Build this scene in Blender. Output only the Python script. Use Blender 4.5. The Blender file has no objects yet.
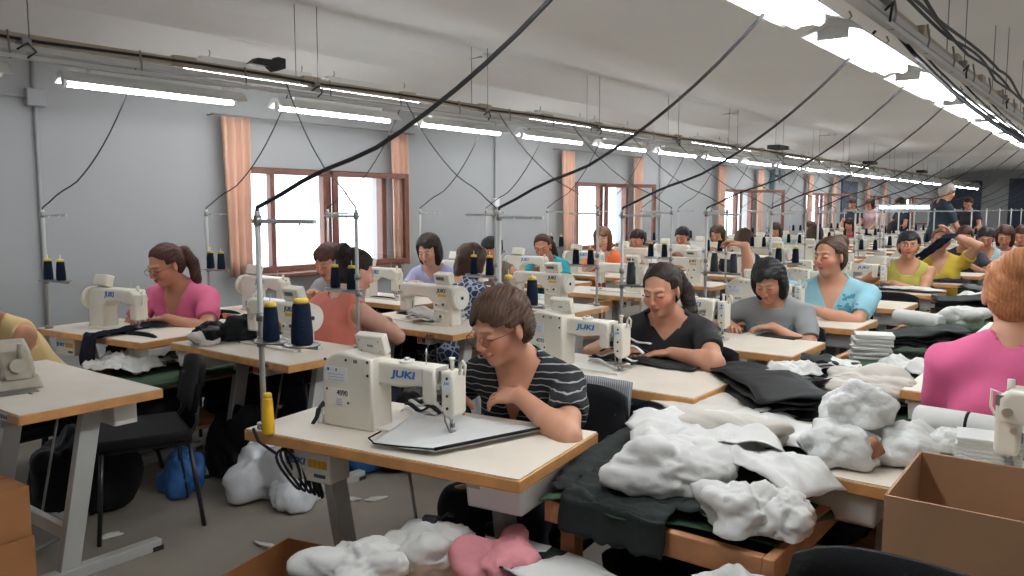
import bpy, bmesh, math, random
import numpy as np
from mathutils import Vector, Matrix, Euler, noise
PI = math.pi
COL = bpy.context.scene.collection
rnd = random.Random(7)

# ---------------------------------------------------------------- materials
MATS = {}
def mat(name, col, rough=.5, metal=0., var=0., vscale=8., bump=0., bscale=40., emit=None, trans=0., attr=None, coat=0., spec=None):
    if name in MATS: return MATS[name]
    m = bpy.data.materials.new(name); m.use_nodes = True
    nt = m.node_tree; N = nt.nodes; L = nt.links
    b = N['Principled BSDF']
    b.inputs['Base Color'].default_value = (*col, 1)
    b.inputs['Roughness'].default_value = rough
    b.inputs['Metallic'].default_value = metal
    if spec is not None: b.inputs['Specular IOR Level'].default_value = spec
    if coat: b.inputs['Coat Weight'].default_value = coat
    tc = N.new('ShaderNodeTexCoord')
    if attr:
        a = N.new('ShaderNodeAttribute'); a.attribute_name = attr
        L.new(a.outputs['Color'], b.inputs['Base Color'])
    elif var:
        n = N.new('ShaderNodeTexNoise'); n.inputs['Scale'].default_value = vscale; n.inputs['Detail'].default_value = 4
        r = N.new('ShaderNodeValToRGB')
        r.color_ramp.elements[0].position = .3; r.color_ramp.elements[1].position = .7
        r.color_ramp.elements[0].color = (*[max(0, c*(1-var)) for c in col], 1)
        r.color_ramp.elements[1].color = (*[min(1, c*(1+var)) for c in col], 1)
        L.new(tc.outputs['Object'], n.inputs['Vector']); L.new(n.outputs['Fac'], r.inputs['Fac']); L.new(r.outputs['Color'], b.inputs['Base Color'])
    if bump:
        n = N.new('ShaderNodeTexNoise'); n.inputs['Scale'].default_value = bscale; n.inputs['Detail'].default_value = 5
        bp = N.new('ShaderNodeBump'); bp.inputs['Strength'].default_value = bump; bp.inputs['Distance'].default_value = .01
        L.new(tc.outputs['Object'], n.inputs['Vector']); L.new(n.outputs['Fac'], bp.inputs['Height']); L.new(bp.outputs['Normal'], b.inputs['Normal'])
    if emit:
        b.inputs['Emission Color'].default_value = (*emit[0], 1); b.inputs['Emission Strength'].default_value = emit[1]
    MATS[name] = m
    return m

def stripes(name, base, line, scale, thick, rough=.8, axis='Z', dist=1.5, spec=.3):
    m = mat(name, base, rough, spec=spec); nt = m.node_tree; N = nt.nodes; L = nt.links
    w = N.new('ShaderNodeTexWave'); w.bands_direction = axis; w.inputs['Scale'].default_value = scale; w.inputs['Distortion'].default_value = dist; w.inputs['Detail'].default_value = 1
    w.inputs['Detail Scale'].default_value = 1.5
    r = N.new('ShaderNodeValToRGB'); r.color_ramp.elements[0].position = 1-thick; r.color_ramp.elements[1].position = min(1, 1-thick*.5)
    r.color_ramp.elements[0].color = (*base, 1); r.color_ramp.elements[1].color = (*line, 1)
    tc = N.new('ShaderNodeTexCoord')
    L.new(tc.outputs['Object'], w.inputs['Vector']); L.new(w.outputs['Fac'], r.inputs['Fac']); L.new(r.outputs['Color'], N['Principled BSDF'].inputs['Base Color'])
    return m

def patches(name, base, line, scale, edge=.06, rough=.8):
    m = mat(name, base, rough); nt = m.node_tree; N = nt.nodes; L = nt.links
    v = N.new('ShaderNodeTexVoronoi'); v.feature = 'DISTANCE_TO_EDGE'; v.inputs['Scale'].default_value = scale
    r = N.new('ShaderNodeValToRGB'); r.color_ramp.elements[0].position = edge; r.color_ramp.elements[1].position = edge*1.5
    r.color_ramp.elements[0].color = (*line, 1); r.color_ramp.elements[1].color = (*base, 1)
    tc = N.new('ShaderNodeTexCoord')
    L.new(tc.outputs['Object'], v.inputs['Vector']); L.new(v.outputs['Distance'], r.inputs['Fac']); L.new(r.outputs['Color'], N['Principled BSDF'].inputs['Base Color'])
    return m

# ---------------------------------------------------------------- mesh builder
class MB:
    """collects shapes; build() links them as one mesh object"""
    def __init__(s): s.bm = bmesh.new(); s.mats = []
    def mi(s, m):
        if m not in s.mats: s.mats.append(m)
        return s.mats.index(m)
    def _fin(s, faces, m, smooth):
        i = s.mi(m)
        for f in faces: f.material_index = i; f.smooth = smooth
    def poly(s, verts, faces, m, smooth=False):
        vs = [s.bm.verts.new(v) for v in verts]; out = []
        for f in faces:
            try: out.append(s.bm.faces.new([vs[i] for i in f]))
            except ValueError: pass
        s._fin(out, m, smooth); return vs, out
    def box(s, c, size, m, rot=None, bev=0., taper=(1, 1), shift=(0, 0)):
        x, y, z = [d/2 for d in size]; V = []
        for sz in (-1, 1):
            tx, ty = (taper if sz > 0 else (1, 1)); ox, oy = (shift if sz > 0 else (0, 0))
            for sx, sy in ((-1, -1), (1, -1), (1, 1), (-1, 1)): V.append(Vector((sx*x*tx+ox, sy*y*ty+oy, sz*z)))
        if rot is not None:
            R = rot if isinstance(rot, Matrix) else Euler(rot).to_matrix()
            V = [R @ v for v in V]
        c = Vector(c); V = [v+c for v in V]
        F = [(3, 2, 1, 0), (4, 5, 6, 7), (0, 1, 5, 4), (1, 2, 6, 5), (2, 3, 7, 6), (3, 0, 4, 7)]
        vs, fs = s.poly(V, F, m)
        if bev:
            es = list({e for f in fs for e in f.edges})
            r = bmesh.ops.bevel(s.bm, geom=es, offset=bev, segments=2, profile=.7, affect='EDGES', clamp_overlap=True)
            s._fin(r['faces'], m, True)
            for f in fs:
                if f.is_valid: f.smooth = False
        return s
    def prism(s, pts, m, y0, y1, bev=0., plane='xz', M=None):
        """polygon pts in a plane extruded along the third axis from y0 to y1"""
        def P(a, b, t):
            v = {'xz': (a, t, b), 'xy': (a, b, t), 'yz': (t, a, b)}[plane]
            return (M @ Vector(v)) if M else Vector(v)
        n = len(pts); V = [P(a, b, y0) for a, b in pts]+[P(a, b, y1) for a, b in pts]
        F = [tuple(range(n)), tuple(range(2*n-1, n-1, -1))]+[(i, i+n, (i+1) % n+n, (i+1) % n) for i in range(n)]
        vs, fs = s.poly(V, F, m)
        bmesh.ops.recalc_face_normals(s.bm, faces=fs)
        if bev:
            es = list({e for f in fs[:2] for e in f.edges})
            r = bmesh.ops.bevel(s.bm, geom=es, offset=bev, segments=2, profile=.7, affect='EDGES', clamp_overlap=True)
            s._fin(r['faces'], m, True)
        return s
    def cyl(s, p1, p2, r1, m, r2=None, seg=12, caps=True, smooth=True):
        return s.tube([p1, p2], [r1, r1 if r2 is None else r2], m, seg, caps, smooth)
    def tube(s, path, r, m, seg=8, caps=True, smooth=True, closed=False):
        path = [Vector(p) for p in path]; n = len(path)
        rs = r if isinstance(r, (list, tuple)) else [r]*n
        rings = []; up = None
        for i, p in enumerate(path):
            a = path[(i-1) % n] if (i > 0 or closed) else p; b = path[(i+1) % n] if (i < n-1 or closed) else p
            t = (b-a).normalized() if (b-a).length > 1e-9 else Vector((0, 0, 1))
            if up is None:
                up = Vector((0, 0, 1)) if abs(t.z) < .9 else Vector((1, 0, 0))
            u = (up-t*up.dot(t))
            u = u.normalized() if u.length > 1e-6 else t.orthogonal().normalized()
            w = t.cross(u); up = u
            rings.append([s.bm.verts.new(p+(u*math.cos(2*PI*k/seg)+w*math.sin(2*PI*k/seg))*rs[i]) for k in range(seg)])
        fs = []
        for i in range(n if closed else n-1):
            A, B = rings[i], rings[(i+1) % n]
            for k in range(seg): fs.append(s.bm.faces.new((A[k], A[(k+1) % seg], B[(k+1) % seg], B[k])))
        s._fin(fs, m, smooth)
        if caps and not closed:
            c = []
            if rs[0] > 1e-5: c.append(s.bm.faces.new(list(reversed(rings[0]))))
            if rs[-1] > 1e-5: c.append(s.bm.faces.new(rings[-1]))
            s._fin(c, m, False)
        return s
    def lathe(s, prof, m, c=(0, 0, 0), seg=20, M=None, smooth=True):
        """prof: (radius, height) pairs around local z"""
        c = Vector(c); rings = []
        for r, h in prof:
            ring = []
            for k in range(seg):
                v = Vector((r*math.cos(2*PI*k/seg), r*math.sin(2*PI*k/seg), h))
                ring.append(s.bm.verts.new((M @ v if M else v)+c))
            rings.append(ring)
        fs = [s.bm.faces.new((A[k], A[(k+1) % seg], B[(k+1) % seg], B[k])) for A, B in zip(rings, rings[1:]) for k in range(seg)]
        s._fin(fs, m, smooth)
        cp = [s.bm.faces.new(list(reversed(rings[0]))), s.bm.faces.new(rings[-1])]
        s._fin(cp, m, False)
        return s
    def ell(s, c, r, m, R=None, sub=2):
        g = bmesh.ops.create_icosphere(s.bm, subdivisions=sub, radius=1)
        for v in g['verts']:
            p = Vector((v.co.x*r[0], v.co.y*r[1], v.co.z*r[2])); v.co = (R @ p if R else p)+Vector(c)
        s._fin({f for v in g['verts'] for f in v.link_faces}, m, True); return s
    def grid(s, nu, nv, fn, m, smooth=True, thick=0.):
        G = [[s.bm.verts.new(fn(i/nu, j/nv)) for j in range(nv+1)] for i in range(nu+1)]
        fs = [s.bm.faces.new((G[i][j], G[i+1][j], G[i+1][j+1], G[i][j+1])) for i in range(nu) for j in range(nv)]
        s._fin(fs, m, smooth)
        if thick:
            s.thicken(fs, m, smooth, thick)
        return s
    def thicken(s, fs, m, smooth, t):
        """give a sheet its thickness: a second skin set back along the normals, and a border"""
        es = {e for f in fs for e in f.edges}; S_ = set(fs)
        N_ = {}
        for f in fs:
            f.normal_update()
            for v in f.verts: N_[v] = N_.get(v, Vector())+f.normal*f.calc_area()
        C_ = {v: s.bm.verts.new(v.co-n.normalized()*t) for v, n in N_.items()}
        out = [s.bm.faces.new([C_[v] for v in reversed(f.verts)]) for f in fs]
        for e in es:
            lk = [f for f in e.link_faces if f in S_]
            if len(lk) == 1:
                for l in lk[0].loops:
                    if l.edge == e: p, q = l.vert, l.link_loop_next.vert
                try: out.append(s.bm.faces.new((q, p, C_[p], C_[q])))
                except ValueError: pass
        s._fin(out, m, smooth)
    def mesh(s, me, m, M):
        """add a ready mesh (lettering) under matrix M"""
        vs = [s.bm.verts.new(M @ v.co) for v in me.vertices]; fs = []
        for p in me.polygons:
            try: fs.append(s.bm.faces.new([vs[i] for i in p.vertices]))
            except ValueError: pass
        s._fin(fs, m, False); return s
    def build(s, name, parent=None, loc=None, rot=None):
        me = bpy.data.meshes.new(name); s.bm.to_mesh(me); s.bm.free()
        for m in s.mats: me.materials.append(m)
        o = bpy.data.objects.new(name, me); COL.objects.link(o)
        if parent is not None: o.parent = parent
        if loc is not None: o.location = loc
        if rot is not None: o.rotation_euler = rot if isinstance(rot, (tuple, list, Euler)) else (0, 0, rot)
        return o

def tag(o, label=None, cat=None, group=None, kind=None):
    if label: o['label'] = label
    if cat: o['category'] = cat
    if group: o['group'] = group
    if kind: o['kind'] = kind
    return o
def empty(name, loc=(0, 0, 0), rz=0., label=None, cat=None, group=None):
    o = bpy.data.objects.new(name, None); COL.objects.link(o); o.empty_display_size = .1
    o.location = loc; o.rotation_euler = (0, 0, rz)
    return tag(o, label, cat, group)
CHILD = {}
def kids(o):
    return [c for c in bpy.data.objects if c.parent == o]
def copy_tree(o, parent=None, K=None):
    if K is None:
        K = {}
        for c in bpy.data.objects:
            if c.parent is not None: K.setdefault(c.parent.name, []).append(c)
    c = o.copy(); COL.objects.link(c); c.parent = parent
    for ch in K.get(o.name, []): copy_tree(ch, c, K)
    return c
def place(o, loc, rz=0., label=None, group=None):
    o.location = loc; o.rotation_euler = (0, 0, rz)
    if label: o['label'] = label
    if group: o['group'] = group
    return o

_txt = {}
def text_mesh(s, ext=.002, off=.0, shear=0.):
    k = (s, ext, off, shear)
    if k in _txt: return _txt[k]
    cu = bpy.data.curves.new('lettering', 'FONT'); cu.body = s; cu.size = 1; cu.extrude = ext; cu.offset = off; cu.shear = shear
    cu.align_x = 'CENTER'; cu.align_y = 'CENTER'; cu.resolution_u = 3
    o = bpy.data.objects.new('lettering', cu); COL.objects.link(o)
    dg = bpy.context.evaluated_depsgraph_get()
    me = bpy.data.meshes.new_from_object(o.evaluated_get(dg))
    bpy.data.objects.remove(o); bpy.data.curves.remove(cu)
    _txt[k] = me
    return me
def text_M(c, size, right, up, sx=1.):
    right = Vector(right).normalized(); up = Vector(up).normalized(); n = right.cross(up)
    M = Matrix((right*size*sx, up*size, n*size)).transposed().to_4x4(); M.translation = Vector(c)
    return M

# ---------------------------------------------------------------- signed-distance bodies (one continuous surface)
def ax(v): return np.asarray(v, dtype=np.float32)
CULL = [None]
class S:
    """list of primitives joined smoothly"""
    def __init__(s, k=.02): s.p = []; s.k = k
    def cap(s, a, ra, b, rb, k=None, op='+', fl=None):
        s.p.append(('c', ax(a), ra, ax(b), rb, s.k if k is None else k, op, fl)); return s
    def ell(s, c, r, R=None, k=None, op='+'):
        s.p.append(('e', ax(c), ax(r), None if R is None else np.array([list(q) for q in R], dtype=np.float32), 0, s.k if k is None else k, op, None)); return s
    def sub(s, other, k=None):
        s.p.append(('s', other, 0, 0, 0, s.k if k is None else k, '+', None)); return s
    def fn(s, f):
        s.p.append(('f', f, 0, 0, 0, 0, '+', None)); return s
    def __call__(s, P, inf=0.):
        d = None
        C = CULL[0]
        for t, a, ra, b, rb, k, op, fl in s.p:
            if C is not None and t in 'ce':     # a primitive that cannot reach this block is left out
                if t == 'c': m_, r_ = (a+b)/2, float(np.linalg.norm(b-a))/2+max(ra, rb)
                else: m_, r_ = a, float(ra.max())
                if float(np.linalg.norm(C[0]-m_))-r_-C[1] > C[2]+k: continue
            if t == 'c':
                ba = b-a; pa = P-a; L = float(ba@ba)+1e-9
                if fl is not None:      # flattened capsule: fl = (unit axis, factor)
                    axv, fac = fl; pa = pa+np.outer(pa@axv, axv)*(1/fac-1); ba2 = ba+axv*float(ba@axv)*(1/fac-1)
                    L = float(ba2@ba2)+1e-9; h = np.clip(pa@ba2/L, 0, 1)[:, None]; q = pa-h*ba2
                    e = (np.sqrt((q*q).sum(1))-(ra+(rb-ra)*h[:, 0]))*(.5+.5*fac)
                else:
                    h = np.clip(pa@ba/L, 0, 1)[:, None]; q = pa-h*ba
                    e = np.sqrt((q*q).sum(1))-(ra+(rb-ra)*h[:, 0])
            elif t == 'e':
                q = P-a
                if b is not None: q = q@b       # R columns are the local axes
                k0 = np.sqrt(((q/ra)**2).sum(1)); k1 = np.sqrt(((q/(ra*ra))**2).sum(1))+1e-9
                e = k0*(k0-1)/k1
            elif t == 's':
                e = a(P, 0.)
            elif t == 'f': d = a(P, d); continue
            if t != 's' and op == '+': e = e-inf
            if d is None: d = e; continue
            if op == '+':
                h = np.maximum(k-np.abs(d-e), 0)/max(k, 1e-6); d = np.minimum(d, e)-h*h*k*.25
            else:
                e = -e; h = np.maximum(k-np.abs(d-e), 0)/max(k, 1e-6); d = np.maximum(d, e)+h*h*k*.25
        return d if d is not None else np.full(len(P), 1., dtype=np.float32)

def polygonise(f, lo, hi, h):
    """surface nets on a sparse grid -> verts, quads"""
    lo = np.array(lo, dtype=np.float32); hi = np.array(hi, dtype=np.float32)
    B = 8; nb = np.ceil((hi-lo)/(h*B)).astype(int)+1; n = nb*B
    bi = np.stack(np.meshgrid(*[np.arange(k) for k in nb], indexing='ij'), -1).reshape(-1, 3)
    cen = lo+(bi+.5)*B*h
    dc = np.concatenate([f(c) for c in np.array_split(cen.astype(np.float32), max(1, len(cen)//200000))])
    V = np.repeat(np.repeat(np.repeat(dc.reshape(nb).astype(np.float32), B, 0), B, 1), B, 2)
    near = np.abs(dc) < B*h*1.1+.012
    act = bi[near]
    off = np.stack(np.meshgrid(*[np.arange(B)]*3, indexing='ij'), -1).reshape(-1, 3)
    G = max(1, int(round(.07/(B*h))))
    key = (act//G) @ np.array([1000000, 1000, 1]); order = np.argsort(key, kind='stable'); act = act[order]; key = key[order]
    cuts = np.nonzero(np.diff(key))[0]+1
    for ch in np.split(act, cuts):
        if not len(ch): continue
        idx = (ch[:, None, :]*B+off[None]).reshape(-1, 3)
        p0 = lo+ch.min(0)*B*h; p1 = lo+(ch.max(0)+1)*B*h
        CULL[0] = ((p0+p1)/2, float(np.linalg.norm(p1-p0))/2, B*h*2.+.03)
        v = f((lo+idx*h).astype(np.float32))
        CULL[0] = None
        V[idx[:, 0], idx[:, 1], idx[:, 2]] = v
    V[0] = V[-1] = 1; V[:, 0] = V[:, -1] = 1; V[:, :, 0] = V[:, :, -1] = 1
    I = V < 0
    c = np.zeros(np.array(I.shape)-1, dtype=np.int8)
    for a in (0, 1):
        for b in (0, 1):
            for d in (0, 1): c += I[a:I.shape[0]-1+a, b:I.shape[1]-1+b, d:I.shape[2]-1+d]
    cells = np.argwhere((c > 0) & (c < 8))
    if not len(cells): return np.zeros((0, 3)), np.zeros((0, 4), int)
    vid = np.full(c.shape, -1, dtype=np.int32); vid[cells[:, 0], cells[:, 1], cells[:, 2]] = np.arange(len(cells))
    corners = [(a, b, d) for a in (0, 1) for b in (0, 1) for d in (0, 1)]
    acc = np.zeros((len(cells), 3)); cnt = np.zeros(len(cells))
    val = {q: V[cells[:, 0]+q[0], cells[:, 1]+q[1], cells[:, 2]+q[2]] for q in corners}
    for a in corners:
        for ax_ in range(3):
            if a[ax_]: continue
            b = list(a); b[ax_] = 1; b = tuple(b)
            va, vb = val[a], val[b]; m = (va < 0) != (vb < 0)
            t = np.where(m, va/(va-vb+1e-12), 0)
            p = np.array(a, float)[None].repeat(len(cells), 0); p[:, ax_] += t
            acc[m] += p[m]; cnt[m] += 1
    verts = lo+(cells+acc/np.maximum(cnt, 1)[:, None])*h
    quads = []
    for ax_ in range(3):
        o1, o2 = [(1, 2), (2, 0), (0, 1)][ax_]
        sl = [slice(1, -1)]*3; sl[ax_] = slice(0, -1)
        A = I[tuple(sl)]; sl2 = [slice(1, -1)]*3; sl2[ax_] = slice(1, None); Bv = I[tuple(sl2)]
        for flip, M in ((False, A & ~Bv), (True, ~A & Bv)):
            e = np.argwhere(M)
            if not len(e): continue
            for q in (0, 1, 2):
                if q != ax_: e[:, q] += 1
            def g(d1, d2):
                k = e.copy(); k[:, o1] += d1; k[:, o2] += d2
                return vid[k[:, 0], k[:, 1], k[:, 2]]
            Q = np.stack([g(-1, -1), g(0, -1), g(0, 0), g(-1, 0)], 1)
            if flip: Q = Q[:, ::-1]
            quads.append(Q[(Q >= 0).all(1)])
    return verts, np.concatenate(quads)

def sdf_object(name, f, lo, hi, h, material, parent=None, color=None, passes=0):
    v, q = polygonise(f, lo, hi, h)
    if not len(v): return None
    for _ in range(passes):           # pull the vertices onto the surface
        e = h*.5; P = v.astype(np.float32); d = f(P)
        g = np.stack([f(P+ax([e*(i == k) for k in range(3)]))-d for i in range(3)], 1)/e
        gl = (g*g).sum(1)[:, None]+1e-6
        st = np.clip(d[:, None]*g/gl, -h*.6, h*.6); v = v-st
    me = bpy.data.meshes.new(name)
    me.vertices.add(len(v)); me.vertices.foreach_set('co', v.astype(np.float32).ravel())
    me.loops.add(len(q)*4); me.polygons.add(len(q))
    me.loops.foreach_set('vertex_index', q.astype(np.int32).ravel())
    me.polygons.foreach_set('loop_start', np.arange(0, len(q)*4, 4, dtype=np.int32))
    me.polygons.foreach_set('loop_total', np.full(len(q), 4, dtype=np.int32))
    me.polygons.foreach_set('use_smooth', np.ones(len(q), dtype=bool))
    me.update(calc_edges=True)
    if color is not None:
        c = color(v.astype(np.float32)); at = me.color_attributes.new('skin', 'FLOAT_COLOR', 'POINT')
        at.data.foreach_set('color', np.concatenate([c, np.ones((len(c), 1))], 1).astype(np.float32).ravel())
    me.materials.append(material)
    o = bpy.data.objects.new(name, me); COL.objects.link(o)
    if parent is not None: o.parent = parent
    return o
# ---------------------------------------------------------------- people
LAST = [None]*4
def print_on(name, mb, m, size=1.):
    """lay a flat shape (x, z in torso coordinates) onto the chest of the shirt just made"""
    from mathutils.bvhtree import BVHTree
    root, sh, T, Rt = LAST; me = sh.data
    bv = BVHTree.FromPolygons([v.co for v in me.vertices], [tuple(p.vertices) for p in me.polygons])
    bmesh.ops.triangulate(mb.bm, faces=list(mb.bm.faces))
    for _ in range(2):
        es = [e for e in mb.bm.edges if e.calc_length() > .012]
        if es: bmesh.ops.subdivide_edges(mb.bm, edges=es, cuts=1); bmesh.ops.triangulate(mb.bm, faces=list(mb.bm.faces))
    dr = (Rt @ Vector((0, -1, 0))).normalized()
    for v in mb.bm.verts:
        o = T(v.co.x, .6, v.co.z); h_, n_, i_, d_ = bv.ray_cast(o, dr)
        v.co = (h_ if h_ else T(v.co.x, .12, v.co.z))-dr*.002
    return mb.build(name, root)
def Rx(a): return Matrix.Rotation(a, 3, 'X')
def Ry(a): return Matrix.Rotation(a, 3, 'Y')
def Rz(a): return Matrix.Rotation(a, 3, 'Z')
def npR(R): return np.array([list(r) for r in R], dtype=np.float32)
SKIN = mat('skin', (.6, .33, .23), .5, attr='skin', spec=.35)
def hair_mat(name, col): return stripes('hair_'+name, col, tuple(min(1, c*(1.6 if c < .1 else 1.2)+.006) for c in col), 26, .5, .6, 'X', 5, .25)
HAIR = {'darkbrown': hair_mat('dark_brown', (.016, .008, .006)), 'brown': hair_mat('brown', (.045, .022, .012)), 'black': hair_mat('black', (.009, .008, .009)),
        'auburn': hair_mat('auburn', (.15, .055, .025)), 'blond': hair_mat('blond', (.30, .115, .04)), 'redbrown': hair_mat('red_brown', (.04, .013, .009)), 'grey': hair_mat('grey', (.35, .32, .3))}
MOUTH = None
def vnoise(P, s, seed=0):
    a = P*s+seed
    return (np.sin(a[:, 0]*1.3+2.1*np.sin(a[:, 1]*.9))+np.sin(a[:, 1]*1.7+1.7*np.sin(a[:, 2]*1.1))+np.sin(a[:, 2]*1.2+1.9*np.sin(a[:, 0]*.8)))/3

def ik(Sh, T, l1, l2, pole):
    D = T-Sh; d = min(D.length, (l1+l2)*.995); u = D.normalized()
    x = (l1*l1-l2*l2+d*d)/(2*d); y = math.sqrt(max(0, l1*l1-x*x))
    p = pole-u*pole.dot(u); p = p.normalized()
    return Sh+u*x+p*y, Sh+u*d

def add_hand(s, W, d, n, side, curl=(.3, .45, .4), sc=1., spread=.012, fk=.003, thumb=None):
    d = d.normalized(); n = (n-d*n.dot(d)).normalized(); a = d.cross(n)*side   # a points to the thumb
    R = Matrix((a, d, n)).transposed()
    s.ell(W+d*.043*sc, (.036*sc, .052*sc, .0155*sc), R, k=.02)
    s.ell(W+d*.03*sc+a*.018*sc-n*.006*sc, (.017*sc, .032*sc, .015*sc), R, k=.012)
    for i, (off, ln, r) in enumerate(((.0285, .066, .0088), (.0095, .075, .009), (-.0095, .069, .0086), (-.0275, .054, .0076))):
        p = W+d*(.083-.004*abs(i-1.2))*sc+a*off*sc; dr = (d+a*off*spread/.012*6).normalized(); ang = 0
        st = p-d*.02*sc; r0 = r*sc*1.05
        s.cap(st, r0, p, r0, k=.006)
        for j, fr in enumerate((.45, .32, .26)):
            ang += curl[j]*(1+.12*i)
            dd = dr*math.cos(ang)-n*math.sin(ang); q = p+dd*ln*fr*sc; r1 = r0*(.93 if j < 2 else .82)
            s.cap(p, r0, q, r1, k=fk); p = q; r0 = r1
    tb = W+d*.022*sc+a*.026*sc-n*.004*sc
    t1 = (d*.62+a*.72-n*.32).normalized() if thumb is None else thumb(d, a, n)
    q = tb+t1*.038*sc; s.cap(tb, .0135*sc, q, .0112*sc, k=.01)
    t2 = (t1*.8+d*.5-n*.15).normalized(); q2 = q+t2*.03*sc; s.cap(q, .0112*sc, q2, .0085*sc, k=fk)

def person(loc, rz, label, cat='person', group=None, sc=.97, sit=True, lean=.22, side=0., twist=0., head=(0, -.45, 0), hands=None, hip=None,
           tone=(.55, .30, .21), shirt=None, sleeve=.55, neck='crew', hair='ponytail', hairc='darkbrown', trousers=None, h=.006, glasses=False,
           heavy=1., hipz=None, hand_d=None, hand_n=None, curl=(.3, .45, .4), curls=None, poles=None, seed=0, hh=None, legs=True, bare=False, eyes_open=False):
    root = empty('person', loc, rz, label, cat, group); shirt_o = None
    zh = (hipz if hipz else .44) if sit else .93*sc
    H = Vector((0, 0, zh))
    Rt = Rz(twist) @ Ry(side) @ Rx(-lean)
    def T(x, y, z): return H+Rt @ Vector((x*sc*(heavy if abs(x) > .05 else 1), y*sc, z*sc))
    N0 = T(0, .014, .556)
    Rh = Rz(head[0]+twist) @ Rx(head[1]) @ Ry(head[2])
    HC = N0+Rh @ Vector((0, .022, .098))*sc
    hs = sc*1.0
    def Hh(x, y, z): return HC+Rh @ Vector((x, y, z))*hs
    npRt, npRh = npR(Rt), npR(Rh); hc = ax(HC); h0 = ax(H)
    # --- arms
    hands = hands or (Vector((-.10, .40, .84)), Vector((.10, .40, .84)))
    arms = []
    for i, sd in enumerate((-1, 1)):
        Sh = T(sd*.158, -.005, .438)
        pole = Vector((sd*.75, -.25, -.8)) if not poles else Vector(poles[i])
        E, W = ik(Sh, Vector(hands[i]), .275*sc, .245*sc, pole)
        arms.append((sd, Sh, E, W))
    def torso(s, inf=0., wf=1.):
        hv = heavy
        s.ell(T(0, -.005, .02), (.168*sc*hv+inf, .118*sc*hv+inf, .12*sc+inf), Rt, k=.06)
        s.ell(T(0, .012, .17), (.132*sc*hv+inf, .098*sc*hv+inf, .16*sc+inf), Rt, k=.08)
        s.ell(T(0, .0, .33), (.145*sc*hv+inf, .098*sc*hv**.6+inf, .16*sc+inf), Rt, k=.08)
        s.cap(T(-.115, -.012, .435), .058*sc+inf, T(.115, -.012, .435), .058*sc+inf, k=.06)
        for q in (-1, 1):
            s.ell(T(q*.060, .066, .315), (.060*sc+inf, .048*sc+inf, .058*sc+inf), Rt, k=.06)
            s.cap(T(q*.10, -.015, .465), .036*sc+inf, T(q*.03, -.015, .53), .03*sc+inf, k=.05)
        return s
    def upper(s, a, inf=0., f0=0., f1=1.):
        sd, Sh, E, W = a; hv = .5+.5*heavy
        s.cap(Sh, (.047*hv)*sc+inf, Sh.lerp(E, .45), .042*hv*sc+inf, k=.04)
        s.cap(Sh.lerp(E, .45), .042*hv*sc+inf, E, .036*sc+inf, k=.03)
        return s
    def legs_(s, inf=0.):
        for q in (-1, 1):
            hp = H+Vector((q*.085*sc, 0, -.02))
            if sit:
                kn = Vector((q*.11*sc, .39*sc, zh+.03)); an = Vector((q*.12*sc, .40*sc, .09))
            else:
                kn = Vector((q*.09*sc, .02, .48*sc)); an = Vector((q*.09*sc, -.02, .09))
            s.cap(hp, .088*sc*heavy+inf, kn, .058*sc+inf, k=.05)
            s.cap(kn, .058*sc+inf, kn.lerp(an, .35)-Vector((0, .012, 0)), .055*sc+inf, k=.03); s.cap(kn.lerp(an, .35)-Vector((0, .012, 0)), .055*sc+inf, an, .036*sc+inf, k=.03)
        return s
    # --- body
    b = S(.03); torso(b)
    b.cap(T(0, -.012, .46), .056*sc, N0+Rh @ Vector((0, .005, .03)), .049*sc, k=.04)
    head_s = S(.02)
    he = lambda c, r, k=.02, op='+', R=None: head_s.ell(Hh(*c), tuple(q*hs for q in r), Rh if R is None else Rh @ R, k=k, op=op)
    he((0, -.014, .028), (.072, .090, .084))
    he((0, .022, -.034), (.053, .058, .074), .035)
    he((0, .058, -.088), (.022, .018, .018), .03)
    for q in (-1, 1):
        he((q*.034, .052, -.028), (.026, .026, .026), .025)
        head_s.cap(Hh(q*.012, .083, .026), .007*hs, Hh(q*.040, .071, .026), .007*hs, k=.014)
        he((q*.031, .096, .004), (.017, .014, .012), .012, '-')
        he((q*.031, .073, .003), (.0145, .0125, .0115), .004)
        he((q*.075, -.008, -.006), (.008, .019, .031), .006, '+', Rz(q*-.35))
        he((q*.010, .094, -.030), (.008, .009, .007), .006)
    head_s.cap(Hh(0, .084, .018), .007*hs, Hh(0, .103, -.024), .0092*hs, k=.012)
    he((0, .084, -.053), (.022, .010, .0055), .006); he((0, .081, -.064), (.019, .010, .0065), .004)
    b.sub(head_s, .03)
    arm_s = []
    for i, a in enumerate(arms):
        sd, Sh, E, W = a
        s = S(.03); upper(s, a)
        s.cap(E, .039*sc, E.lerp(W, .35), .040*sc, k=.02); s.cap(E.lerp(W, .35), .040*sc, W, .0265*sc, k=.02)
        d = (W-E).normalized() if not (hand_d and hand_d[i]) else Vector(hand_d[i]).normalized()
        n = Vector((0, 0, 1)) if not (hand_n and hand_n[i]) else Vector(hand_n[i])
        hsd = 1 if sd < 0 else -1
        add_hand(s, W, d, n, hsd, curls[i] if curls else curl, sc)
        arm_s.append(s); b.sub(s, .012)
    if legs: legs_(b)
    tone = ax(tone); lip = tone*ax((.78, .42, .42)); dark = ax((.05, .03, .025))
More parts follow.
